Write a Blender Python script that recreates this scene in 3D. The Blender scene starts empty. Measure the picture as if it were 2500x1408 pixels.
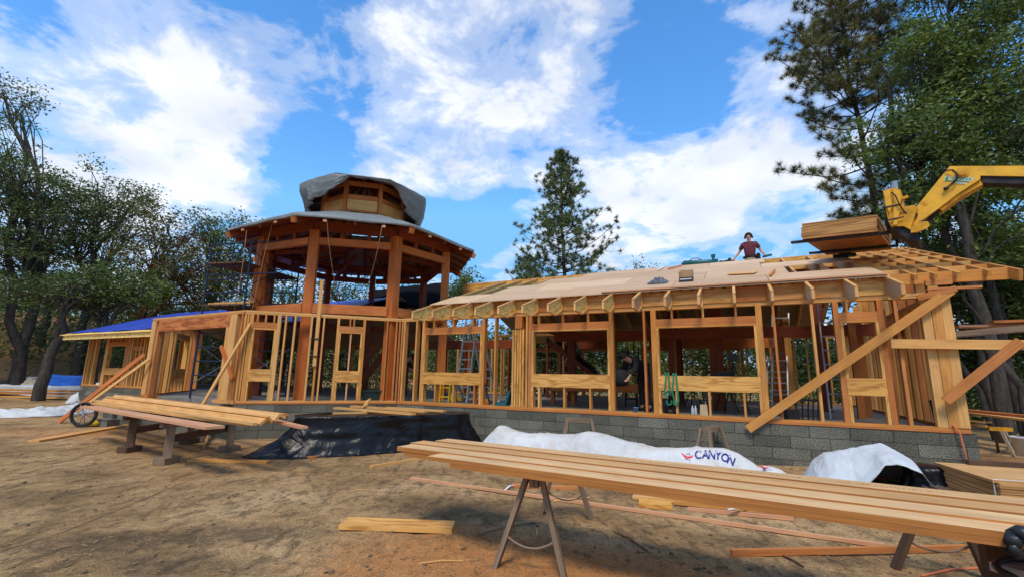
import bpy, bmesh, math, random
import numpy as np
from mathutils import Vector, Matrix, noise
from mathutils.bvhtree import BVHTree
random.seed(7); rng = np.random.default_rng(7)
SC = bpy.context.scene
COL = SC.collection
R = math.radians
# ------------------------------------------------------------------ camera
PT, RL, FP = R(10.8), R(1.0), 1127.0
EYE = Vector((0, 0, 1.6))
FW = Vector((0, math.cos(PT), math.sin(PT)))
_r = Vector((1, 0, 0)); _u = _r.cross(FW)
RT = _r*math.cos(RL) + _u*math.sin(RL); UP = RT.cross(FW)
cam = bpy.data.cameras.new('camera'); co = bpy.data.objects.new('camera', cam); COL.objects.link(co)
m = Matrix((RT, UP, -FW)).transposed().to_4x4(); m.translation = EYE; co.matrix_world = m
cam.sensor_width = 36; cam.lens = FP/2500*36; cam.clip_end = 2000; cam.clip_start = .05
SC.camera = co
# ------------------------------------------------------------------ sky, sun, exposure
SUN_EL, SUN_AZ = R(57), R(192)       # azimuth clockwise from +Y: behind the camera
SKY_STR, SUN_STR, SUN_ANG = .15, 2.1, 16
SC.view_settings.view_transform = 'Standard'; SC.view_settings.look = 'None'
SC.view_settings.exposure = 0.45; SC.view_settings.gamma = 1
sd = bpy.data.lights.new('sun', 'SUN'); sd.energy = SUN_STR; sd.angle = R(SUN_ANG); sd.color = (1, .90, .76)
so = bpy.data.objects.new('sun', sd); COL.objects.link(so)
sv = Vector((math.sin(SUN_AZ)*math.cos(SUN_EL), math.cos(SUN_AZ)*math.cos(SUN_EL), math.sin(SUN_EL)))
so.rotation_euler = sv.to_track_quat('Z', 'Y').to_euler(); so.location = sv*60

def pray(px, py): return FW + RT*(px-1250)/FP - UP*(py-704)/FP
def hz(px, py, z=0.0):
    d = pray(px, py); return EYE + d*((z-1.6)/d.z)
def dep(px, py, Y):
    d = pray(px, py); return EYE + d*(Y/d.y)
def pln(px, py, P, n):
    d = pray(px, py); P = Vector(P); n = Vector(n); return EYE + d*((P-EYE).dot(n)/d.dot(n))

W_ = bpy.data.worlds.new("World"); SC.world = W_; W_.use_nodes = True
def build_world():
    nt = W_.node_tree; N = nt.nodes; L = nt.links; N.clear()
    out = N.new('ShaderNodeOutputWorld')
    sky = N.new('ShaderNodeTexSky'); sky.sky_type = 'NISHITA'; sky.sun_disc = False
    sky.sun_elevation = SUN_EL; sky.sun_rotation = SUN_AZ; sky.air_density = 1.0; sky.dust_density = .25; sky.ozone_density = 2.2
    hs = N.new('ShaderNodeHueSaturation'); hs.inputs['Saturation'].default_value = 1.28; hs.inputs['Value'].default_value = 1.45
    L.new(sky.outputs[0], hs.inputs['Color'])
    b1 = N.new('ShaderNodeBackground'); b1.inputs[1].default_value = SKY_STR; cap = N.new('ShaderNodeVectorMath'); cap.operation = 'MINIMUM'; cap.inputs[1].default_value = (1.15, 2.9, 5.3); L.new(hs.outputs[0], cap.inputs[0]); L.new(cap.outputs[0], b1.inputs[0])
    tc = N.new('ShaderNodeTexCoord')
    def math_(op, a, b=None, c=None, clamp=False):
        n = N.new('ShaderNodeMath'); n.operation = op; n.use_clamp = clamp
        for i, v in enumerate((a, b, c)):
            if v is None: continue
            if isinstance(v, (int, float)): n.inputs[i].default_value = v
            else: L.new(v, n.inputs[i])
        return n.outputs[0]
    sep = N.new('ShaderNodeSeparateXYZ'); L.new(tc.outputs['Generated'], sep.inputs[0])
    zz = math_('ADD', math_('MAXIMUM', sep.outputs[2], 0.0), .22)
    cx = math_('DIVIDE', sep.outputs[0], zz); cy = math_('DIVIDE', sep.outputs[1], zz)
    cmb = N.new('ShaderNodeCombineXYZ'); L.new(cx, cmb.inputs[0]); L.new(cy, cmb.inputs[1])
    def fbm(scale, det, rough, off, dist=0.0):
        mp = N.new('ShaderNodeMapping'); mp.inputs[1].default_value = off; L.new(cmb.outputs[0], mp.inputs[0])
        t = N.new('ShaderNodeTexNoise'); t.inputs['Scale'].default_value = scale; t.inputs['Detail'].default_value = det
        t.inputs['Roughness'].default_value = rough; t.inputs['Distortion'].default_value = dist
        L.new(mp.outputs[0], t.inputs['Vector']); return t.outputs[0]
    n1 = fbm(1.5, 10, .60, (3.1, 1.7, 0), .3); n2 = fbm(4.5, 9, .62, (7.7, .4, 0), .3)
    f = math_('MULTIPLY_ADD', math_('SUBTRACT', n1, .5), 3.8, math_('MULTIPLY', math_('SUBTRACT', n2, .5), 4.4))
    blobs = [(60,250,300,.7),(150,90,220,.6),(330,60,180,.5),(480,140,160,.8),(570,215,130,.8),(430,330,150,1.0),(330,420,150,.8),(560,440,110,.7),
      (820,170,150,.8),(960,100,200,.45),(1080,250,220,.85),(1110,60,180,.5),(1290,230,170,.7),(1330,100,150,.5),(900,385,90,1.0),(1000,400,120,1.0),
      (1130,430,130,1.1),(1200,330,140,.8),(1350,350,160,.9),(1500,330,140,1.0),(1450,450,180,1.0),(1650,420,180,1.1),(1800,440,180,1.0),(1750,520,170,.8),
      (1600,520,140,.8),(1900,390,150,.8),(2000,330,150,.8),(1640,60,160,.6),(1830,60,180,.8),(2000,90,170,.9),(1900,180,110,.6),(1450,60,80,.4),
      (1560,645,60,.9),(1240,690,80,.8),(1800,640,50,.6),(1440,560,120,.7),(250,520,130,.8),
      (610,40,100,-.9),(700,110,60,-.5),(690,350,130,-1.2),(760,420,110,-1.2),(860,310,90,-.9),(640,260,60,-.5),(1500,190,130,-1.2),(1620,190,130,-1.1),(1570,270,120,-1.2),
      (1700,260,110,-.8),(1420,120,70,-.6),(1180,590,150,-1.3),(1060,560,120,-1.1),(700,500,90,-1.0),(1560,600,90,-1.0),(1690,610,100,-1.1),(1860,600,90,-1.2),(500,40,80,-.6),(1750,300,90,-.7),
      (1220,480,40,-.5),(530,250,60,-.4),(1930,120,40,-.3),(1780,130,60,-.6),(40,20,60,-.3),(420,20,90,-.6),(180,330,90,-.4),(330,250,70,-.5),(760,40,70,-.3),(880,250,60,-.3),(1200,150,70,-.4),(1330,230,50,-.3),(100,420,90,-.3),(600,340,60,-.2),(1250,530,60,-.4),(1740,340,60,-.3),(1180,170,70,-.8),(1010,320,60,-.7),(1240,400,50,-.6),(1420,250,60,-.6),(1010,190,60,-.5),(860,60,80,-.7),(1130,520,70,-.6),(1560,420,50,-.5),(280,160,60,-.5),(560,30,60,-.5),(250,420,60,-.5),(1880,310,60,-.3)]
    acc = math_('MULTIPLY_ADD', math_('EXPONENT', math_('MULTIPLY', math_('MAXIMUM', sep.outputs[2], 0.0), -12.0)), 1.0, f)
    for (x, y, r, w) in blobs:
        dv = pray(x, y).normalized(); s = r/FP*.62
        dt = N.new('ShaderNodeVectorMath'); dt.operation = 'DOT_PRODUCT'; dt.inputs[1].default_value = dv
        L.new(tc.outputs['Generated'], dt.inputs[0])
        e = math_('EXPONENT', math_('MULTIPLY_ADD', dt.outputs['Value'], 1/(s*s), -1/(s*s)))
        acc = math_('MULTIPLY_ADD', e, w*(.50 if w > 0 else .52), acc)
    ramp = N.new('ShaderNodeValToRGB'); L.new(math_('MULTIPLY_ADD', acc, .30, .305), ramp.inputs[0])
    cr = ramp.color_ramp; cr.interpolation = 'EASE'
    cr.elements[0].position = .27; cr.elements[0].color = (0,)*3+(1,); cr.elements[1].position = .68; cr.elements[1].color = (1,)*3+(1,)
    e_ = cr.elements.new(.45); e_.color = (.40,)*3+(1,)
    # cloud brightness: thicker parts a little greyer
    n3 = fbm(2.6, 6, .55, (1.2, 5.1, 0))
    cr2 = N.new('ShaderNodeValToRGB'); L.new(n3, cr2.inputs[0])
    cr2.color_ramp.elements[0].position = .33; cr2.color_ramp.elements[0].color = (.66, .71, .80, 1)
    cr2.color_ramp.elements[1].position = .62; cr2.color_ramp.elements[1].color = (.96, .97, 1.0, 1)
    b2 = N.new('ShaderNodeBackground'); b2.inputs[1].default_value = .86; L.new(cr2.outputs[0], b2.inputs[0])
    mx = N.new('ShaderNodeMixShader'); L.new(math_('MULTIPLY', ramp.outputs[0], .93), mx.inputs[0])
    L.new(b1.outputs[0], mx.inputs[1]); L.new(b2.outputs[0], mx.inputs[2]); L.new(mx.outputs[0], out.inputs[0])
build_world()
W_.cycles.sampling_method = 'MANUAL'; W_.cycles.sample_map_resolution = 512

# ------------------------------------------------------------------ materials
MATS = {}
def nodes_of(name):
    mt = bpy.data.materials.new(name); mt.use_nodes = True; MATS[name] = mt
    nt = mt.node_tree; b = nt.nodes['Principled BSDF']
    return mt, nt.nodes, nt.links, b
def setp(b, rough=.6, spec=.3, metal=0):
    b.inputs['Roughness'].default_value = rough; b.inputs['Specular IOR Level'].default_value = spec; b.inputs['Metallic'].default_value = metal
def ramp(N, L, src, stops):
    r = N.new('ShaderNodeValToRGB'); c = r.color_ramp
    while len(c.elements) < len(stops): c.elements.new(.5)
    for e, (p, col) in zip(c.elements, stops): e.position = p; e.color = tuple(col)+(1,)
    L.new(src, r.inputs[0]); return r.outputs[0]
def ntex(N, L, vec, scale, det=4, rough=.6, dist=0):
    t = N.new('ShaderNodeTexNoise'); t.inputs['Scale'].default_value = scale; t.inputs['Detail'].default_value = det
    t.inputs['Roughness'].default_value = rough; t.inputs['Distortion'].default_value = dist
    if vec is not None: L.new(vec, t.inputs['Vector'])
    return t.outputs[0]
def mapv(N, L, src, scale, loc=None):
    mp = N.new('ShaderNodeMapping'); mp.inputs['Scale'].default_value = scale; L.new(src, mp.inputs[0])
    if loc is not None: L.new(loc, mp.inputs['Location'])
    return mp.outputs[0]
def mixc(N, L, fac, a, b, mode='MIX'):
    n = N.new('ShaderNodeMix'); n.data_type = 'RGBA'; n.blend_type = mode
    if isinstance(fac, (int, float)): n.inputs[0].default_value = fac
    else: L.new(fac, n.inputs[0])
    for i, v in ((6, a), (7, b)):
        if isinstance(v, tuple): n.inputs[i].default_value = v+(1,) if len(v) == 3 else v
        else: L.new(v, n.inputs[i])
    return n.outputs[2]
def mth(N, L, op, a, b=None, c=None):
    n = N.new('ShaderNodeMath'); n.operation = op
    for i, v in enumerate((a, b, c)):
        if v is None: continue
        if isinstance(v, (int, float)): n.inputs[i].default_value = v
        else: L.new(v, n.inputs[i])
    return n.outputs[0]
def bump(N, L, b, h, strength=.3, dist=.01):
    n = N.new('ShaderNodeBump'); n.inputs['Strength'].default_value = strength; n.inputs['Distance'].default_value = dist
    L.new(h, n.inputs['Height']); L.new(n.outputs[0], b.inputs['Normal'])

def wood(name, c1, c2, dark, contour=0.0, rough=.62, knots=.5, var=.5, grime=.0):
    """sawn timber: grain runs along the UV u axis (metres)"""
    mt, N, L, b = nodes_of(name); setp(b, rough, .25)
    uv = N.new('ShaderNodeUVMap').outputs[0]; oi = N.new('ShaderNodeObjectInfo')
    cm = N.new('ShaderNodeCombineXYZ'); L.new(mth(N, L, 'MULTIPLY', oi.outputs['Random'], 37.0), cm.inputs[0]); L.new(mth(N, L, 'MULTIPLY', oi.outputs['Random'], 91.0), cm.inputs[1])
    v1 = mapv(N, L, uv, (1.1, 30, 1), cm.outputs[0]); v2 = mapv(N, L, uv, (.9, 5.5, 1), cm.outputs[0])
    g = ntex(N, L, v1, 1.6, 5, .6, .6)
    big = ntex(N, L, v2, 1.3, 2, .5, .4)
    if contour:
        s = mth(N, L, 'SINE', mth(N, L, 'MULTIPLY', big, contour)); s = mth(N, L, 'MULTIPLY_ADD', s, .5, .5)
        s = mth(N, L, 'POWER', s, 2.5)
        g = mth(N, L, 'MULTIPLY_ADD', s, .55, mth(N, L, 'MULTIPLY', g, .55))
    tone = mixc(N, L, oi.outputs['Random'], c1, c2)
    big2 = ramp(N, L, ntex(N, L, mapv(N, L, uv, (.8, 2.2, 1), cm.outputs[0]), 1.5, 3), [(.3, (1-.3*var,)*3), (.7, (1+.15*var,)*3)])
    tone = mixc(N, L, 1.0, tone, big2, 'MULTIPLY')
    gf = ramp(N, L, g, [(.40, (0, 0, 0)), (.78, (1, 1, 1))])
    col = mixc(N, L, mth(N, L, 'MULTIPLY', gf, .75), tone, dark)
    if knots:
        vo = N.new('ShaderNodeTexVoronoi'); L.new(mapv(N, L, uv, (1.6, 7, 1), cm.outputs[0]), vo.inputs['Vector']); vo.inputs['Scale'].default_value = 1.3
        k = ramp(N, L, vo.outputs['Distance'], [(.03, (1, 1, 1)), (.13, (0, 0, 0))])
        col = mixc(N, L, mth(N, L, 'MULTIPLY', k, knots), col, tuple(x*.45 for x in dark))
    if grime:
        gr = ramp(N, L, ntex(N, L, mapv(N, L, uv, (2, 3, 1), cm.outputs[0]), 2.2, 6, .7), [(.42, (0, 0, 0)), (.7, (1, 1, 1))])
        col = mixc(N, L, mth(N, L, 'MULTIPLY', gr, grime), col, tuple(x*.3 for x in dark))
    L.new(col, b.inputs['Base Color']); bump(N, L, b, g, .25, .004)
    return mt
FIR = wood('fir', (.62, .25, .05), (.78, .41, .125), (.40, .125, .022), var=.7)
FIRP = wood('fir_pale', (.74, .37, .11), (.80, .46, .17), (.48, .20, .05), var=.6)
FIRR = wood('fir_red', (.54, .18, .045), (.62, .25, .075), (.32, .08, .018), var=.8)
TIMB = wood('timber', (.56, .16, .034), (.64, .215, .055), (.36, .08, .016), knots=.8, var=1.1)
TIMBG = wood('timber_grained', (.56, .16, .034), (.62, .205, .05), (.28, .058, .012), contour=18, knots=.8, var=.9)
TIMBD = wood('timber_shaded', (.24, .050, .018), (.30, .068, .024), (.11, .022, .009), contour=0, knots=.7, var=.9)  # darker copy of timber: shade under the eaves and inside put into its colour
LVL = wood('laminated_veneer', (.76, .37, .085), (.80, .42, .12), (.44, .17, .035), contour=26, knots=.5, var=.7)
LVLE = wood('laminated_top', (.80, .54, .28), (.66, .36, .14), (.50, .25, .085), knots=.9, var=.9)
PLYF = wood('plywood_face', (.54, .34, .19), (.72, .48, .29), (.48, .28, .14), contour=9, knots=.25, var=.5)
PLYY = wood('plywood_block', (.80, .44, .13), (.74, .34, .11), (.52, .20, .045), contour=14, knots=.2, var=1.0)
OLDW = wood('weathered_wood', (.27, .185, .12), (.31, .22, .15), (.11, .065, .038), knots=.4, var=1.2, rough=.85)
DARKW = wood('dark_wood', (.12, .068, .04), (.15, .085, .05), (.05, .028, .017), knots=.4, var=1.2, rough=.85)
PINK = wood('pinkish_fir', (.68, .33, .17), (.74, .40, .21), (.48, .18, .10), knots=.3, var=.6)
SOFF = wood('soffit_board', (.42, .30, .17), (.46, .33, .2), (.3, .2, .1), knots=.1, var=.6)

def layered(name, c1, c2, n=60, rough=.7):
    """plywood / veneer edge: thin horizontal layers in Z"""
    mt, N, L, b = nodes_of(name); setp(b, rough, .2)
    ge = N.new('ShaderNodeNewGeometry'); v = mapv(N, L, ge.outputs['Position'], (1.2, 1.2, n))
    g = ntex(N, L, v, 1.0, 3, .5)
    L.new(ramp(N, L, g, [(.38, c2), (.6, c1)]), b.inputs['Base Color']); return mt
PLYE = layered('plywood_edge', (.60, .32, .115), (.27, .125, .04), 75)

def osb(name, c1, c2, c3):
    mt, N, L, b = nodes_of(name); setp(b, .6, .3)
    uv = N.new('ShaderNodeUVMap').outputs[0]
    wv = mapv(N, L, uv, (11, 34, 1))
    vo = N.new('ShaderNodeTexVoronoi'); L.new(wv, vo.inputs['Vector']); vo.inputs['Scale'].default_value = 1; vo.inputs['Randomness'].default_value = 1
    vo2 = N.new('ShaderNodeTexVoronoi'); L.new(mapv(N, L, uv, (30, 13, 1)), vo2.inputs['Vector']); vo2.inputs['Scale'].default_value = 1
    s = N.new('ShaderNodeSeparateColor'); L.new(vo.outputs['Color'], s.inputs[0]); s2 = N.new('ShaderNodeSeparateColor'); L.new(vo2.outputs['Color'], s2.inputs[0])
    f = mth(N, L, 'MULTIPLY_ADD', s.outputs[0], .65, mth(N, L, 'MULTIPLY', s2.outputs[1], .35))
    L.new(ramp(N, L, f, [(.12, c3), (.4, c1), (.85, c2)]), b.inputs['Base Color']); return mt
OSB = osb('strand_board', (.88, .56, .15), (.95, .72, .30), (.55, .27, .05))

def simple(name, col, rough=.5, metal=0, spec=.4, vary=.15, scale=6, bmp=0, coat=0):
    mt, N, L, b = nodes_of(name); setp(b, rough, spec, metal)
    tc = N.new('ShaderNodeTexCoord').outputs['Object']
    n = ntex(N, L, tc, scale, 5, .65)
    L.new(ramp(N, L, n, [(.3, tuple(c*(1-vary*1.6) for c in col)), (.7, tuple(min(1, c*(1+vary)) for c in col))]), b.inputs['Base Color'])
    if bmp: bump(N, L, b, n, bmp, .02)
    if coat: b.inputs['Coat Weight'].default_value = coat
    return mt
BLACKM = simple('black_metal', (.02, .02, .022), .45)
ALU = simple('aluminium', (.42, .43, .45), .45, .6, vary=.1)
BLUEM = simple('blue_scaffold_paint', (.010, .020, .058), .5, 0, vary=.35, scale=14)
YELLOW = simple('yellow_machine_paint', (.86, .43, .008), .42, 0, .5, vary=.16, scale=5, coat=.2)
YDIRTY = simple('worn_yellow_paint', (.74, .34, .010), .6, 0, .4, vary=.28, scale=4)
RUST = simple('dark_steel', (.035, .03, .03), .6, .4, vary=.4, scale=8)
RUBBER = simple('black_rubber', (.018, .018, .02), .75, vary=.3, scale=20)
WHITEP = simple('white_plastic', (.78, .79, .78), .45, vary=.05)
DKGREEN = simple('dark_green_plastic', (.012, .035, .028), .4)
TEAL = simple('teal_plastic', (.01, .11, .13), .4)
GREENM = simple('green_decal', (.01, .30, .07), .45, vary=.1)
STRAPM = simple('green_webbing', (.012, .21, .10), .8, vary=.35, scale=60)
CARDB = simple('cardboard', (.42, .26, .13), .8, vary=.15)
BLUEP = simple('blue_label', (.08, .28, .55), .5)
REDM = simple('red_plastic', (.45, .02, .03), .45)
YELP = simple('yellow_plastic', (.85, .55, .01), .45)
ORANGE = simple('orange_cord', (.62, .16, .06), .6)
GHOSE = simple('green_hose', (.16, .30, .18), .5)
BEIGE = simple('beige_cloth', (.52, .44, .32), .9, vary=.25, scale=5)
GREYC = simple('grey_cloth', (.12, .13, .155), .9, vary=.4, scale=9, bmp=.5)
ROPE = simple('rope', (.42, .25, .13), .9)
INKB = simple('blue_ink', (.03, .04, .28), .6, vary=.05)
INKR = simple('red_ink', (.75, .05, .05), .6, vary=.05)
INKD = simple('dark_stamp', (.16, .06, .03), .8, vary=.2)
CONC = simple('concrete', (.22, .195, .165), .85, vary=.2, scale=2.5)
SKIN = simple('skin', (.55, .27, .17), .55, vary=.05)
SHIRT = simple('maroon_shirt', (.13, .025, .035), .85, vary=.15, scale=14)
DKCL = simple('dark_clothing', (.018, .018, .024), .9, vary=.2)
JEANS = simple('jeans', (.03, .045, .085), .9, vary=.25, scale=12)
KHAKI = simple('khaki_trousers', (.42, .34, .22), .9)
HAIR = simple('brown_hair', (.05, .025, .012), .8)
PAPER = simple('paper_bag', (.55, .38, .22), .85, vary=.1)
GLASSY = simple('clear_plastic', (.45, .5, .5), .15, spec=.6)
ROCK = simple('grey_rock', (.34, .29, .24), .9, vary=.35, scale=4, bmp=.6)

def tarp(name, col, rough, scale, strength, spec=.4, dirt=None, sheen=0):
    mt, N, L, b = nodes_of(name); setp(b, rough, spec)
    tc = N.new('ShaderNodeTexCoord').outputs['Object']
    n = ntex(N, L, tc, scale, 6, .55, 1.2); n2 = ntex(N, L, tc, scale*.35, 3, .5, .5)
    vo = N.new('ShaderNodeTexVoronoi'); vo.inputs['Scale'].default_value = scale*1.5; wv_ = mapv(N, L, tc, (1, 1, 1.3)); L.new(wv_, vo.inputs['Vector'])
    h = mth(N, L, 'ADD', mth(N, L, 'ABSOLUTE', mth(N, L, 'SUBTRACT', n, .5)), mth(N, L, 'ADD', mth(N, L, 'MULTIPLY', n2, .4), mth(N, L, 'MULTIPLY', vo.outputs['Distance'], .3)))
    bump(N, L, b, h, strength, .06)
    base = ramp(N, L, n2, [(.35, tuple(c*.82 for c in col)), (.65, col)])
    if dirt:
        d = ramp(N, L, ntex(N, L, tc, 3.2, 7, .7), [(.5, (0, 0, 0)), (.72, (1, 1, 1))]); base = mixc(N, L, mth(N, L, 'MULTIPLY', d, .7), base, dirt)
    L.new(base, b.inputs['Base Color']); return mt
T_GREY = tarp('grey_tarp', (.22, .226, .22), .5, 2.4, .9, .4)
T_LITE = tarp('pale_grey_tarp', (.22, .235, .23), .5, 2.5, .5)
T_BLUE = tarp('blue_tarp', (.026, .060, .38), .5, 1.6, .7)
T_BLUE2 = tarp('bright_blue_tarp', (.02, .14, .62), .45, 2.5, .8)
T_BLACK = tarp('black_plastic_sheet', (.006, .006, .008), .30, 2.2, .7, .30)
T_BLACKM = tarp('black_roofing_sheet', (.010, .010, .011), .85, 1.6, .6, .05)
T_WHITE = tarp('white_wrap', (.66, .66, .65), .6, 3.4, .9, .2, dirt=(.50, .36, .25))
T_WHITE2 = tarp('white_sheet', (.62, .65, .67), .6, 2.8, .9, .2)

def mat_block():
    mt, N, L, b = nodes_of('woodcrete_block'); setp(b, .95, .1)
    uv = N.new('ShaderNodeUVMap').outputs[0]
    br = N.new('ShaderNodeTexBrick'); L.new(uv, br.inputs['Vector']); br.inputs['Scale'].default_value = 1
    br.inputs['Brick Width'].default_value = .61; br.inputs['Row Height'].default_value = .207; br.inputs['Mortar Size'].default_value = .0045; br.inputs['Mortar Smooth'].default_value = .4
    br.inputs['Bias'].default_value = -.1; br.inputs['Color1'].default_value = (.205, .20, .17, 1); br.inputs['Color2'].default_value = (.115, .112, .094, 1); br.inputs['Mortar'].default_value = (.028, .025, .02, 1)
    v = mapv(N, L, uv, (1, 1.6, 1))
    n = ntex(N, L, v, 38, 4, .8); n2 = ntex(N, L, uv, 1.6, 4, .6)
    c = mixc(N, L, 1.0, br.outputs['Color'], ramp(N, L, n, [(.34, (.12, .12, .12)), (.52, (1.0, 1.0, .98)), (.70, (1.9, 1.85, 1.7))]), 'MULTIPLY')
    c = mixc(N, L, 1.0, c, ramp(N, L, n2, [(.3, (.72, .72, .72)), (.7, (1.25, 1.22, 1.15))]), 'MULTIPLY')
    L.new(c, b.inputs['Base Color'])
    h = mth(N, L, 'SUBTRACT', mth(N, L, 'MULTIPLY', n, .6), mth(N, L, 'MULTIPLY', br.outputs['Fac'], 1.2))
    bump(N, L, b, h, .9, .03); return mt
BLOCK = mat_block()

def mat_leaf(name, cs, trans=.25, rough=.5):
    mt, N, L, b = nodes_of(name); setp(b, rough, .35)
    ge = N.new('ShaderNodeNewGeometry')
    k = len(cs); col = ramp(N, L, ge.outputs['Random Per Island'], [(i/(k-1), c) for i, c in enumerate(cs)])
    tc = N.new('ShaderNodeTexCoord').outputs['Object']
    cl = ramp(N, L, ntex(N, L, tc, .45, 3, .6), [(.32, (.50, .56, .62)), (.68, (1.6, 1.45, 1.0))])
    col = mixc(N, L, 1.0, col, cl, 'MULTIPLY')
    L.new(col, b.inputs['Base Color'])
    tr = N.new('ShaderNodeBsdfTranslucent'); L.new(col, tr.inputs[0])
    mx = N.new('ShaderNodeMixShader'); mx.inputs[0].default_value = trans
    L.new(b.outputs[0], mx.inputs[1]); L.new(tr.outputs[0], mx.inputs[2]); L.new(mx.outputs[0], N['Material Output'].inputs[0]); return mt
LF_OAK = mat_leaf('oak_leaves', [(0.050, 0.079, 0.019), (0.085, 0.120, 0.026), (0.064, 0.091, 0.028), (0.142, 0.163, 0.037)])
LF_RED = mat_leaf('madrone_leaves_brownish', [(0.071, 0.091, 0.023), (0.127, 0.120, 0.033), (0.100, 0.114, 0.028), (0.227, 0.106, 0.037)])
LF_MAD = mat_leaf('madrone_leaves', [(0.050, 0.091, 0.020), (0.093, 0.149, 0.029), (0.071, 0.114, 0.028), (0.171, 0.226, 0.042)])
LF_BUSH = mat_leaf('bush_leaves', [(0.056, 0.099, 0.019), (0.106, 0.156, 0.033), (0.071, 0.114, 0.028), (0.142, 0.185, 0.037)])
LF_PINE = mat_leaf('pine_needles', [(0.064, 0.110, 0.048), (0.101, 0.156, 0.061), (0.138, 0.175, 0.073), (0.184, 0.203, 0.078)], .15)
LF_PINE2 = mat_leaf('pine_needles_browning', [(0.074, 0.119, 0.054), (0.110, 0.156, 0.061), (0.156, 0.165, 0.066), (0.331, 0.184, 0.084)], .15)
def mat_bark(name, c1, c2):
    mt, N, L, b = nodes_of(name); setp(b, .9, .15)
    tc = N.new('ShaderNodeTexCoord').outputs['Object']
    n = ntex(N, L, mapv(N, L, tc, (1, 1, .3)), 9, 6, .7, .5)
    L.new(ramp(N, L, n, [(.35, c2), (.68, c1)]), b.inputs['Base Color']); bump(N, L, b, n, .8, .04); return mt
BK_OAK = mat_bark('oak_bark', (.10, .085, .07), (.034, .028, .023)); BK_RED = mat_bark('madrone_bark', (.17, .075, .045), (.06, .032, .024))
BK_PINE = mat_bark('pine_bark', (.08, .055, .042), (.025, .018, .015))

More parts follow.
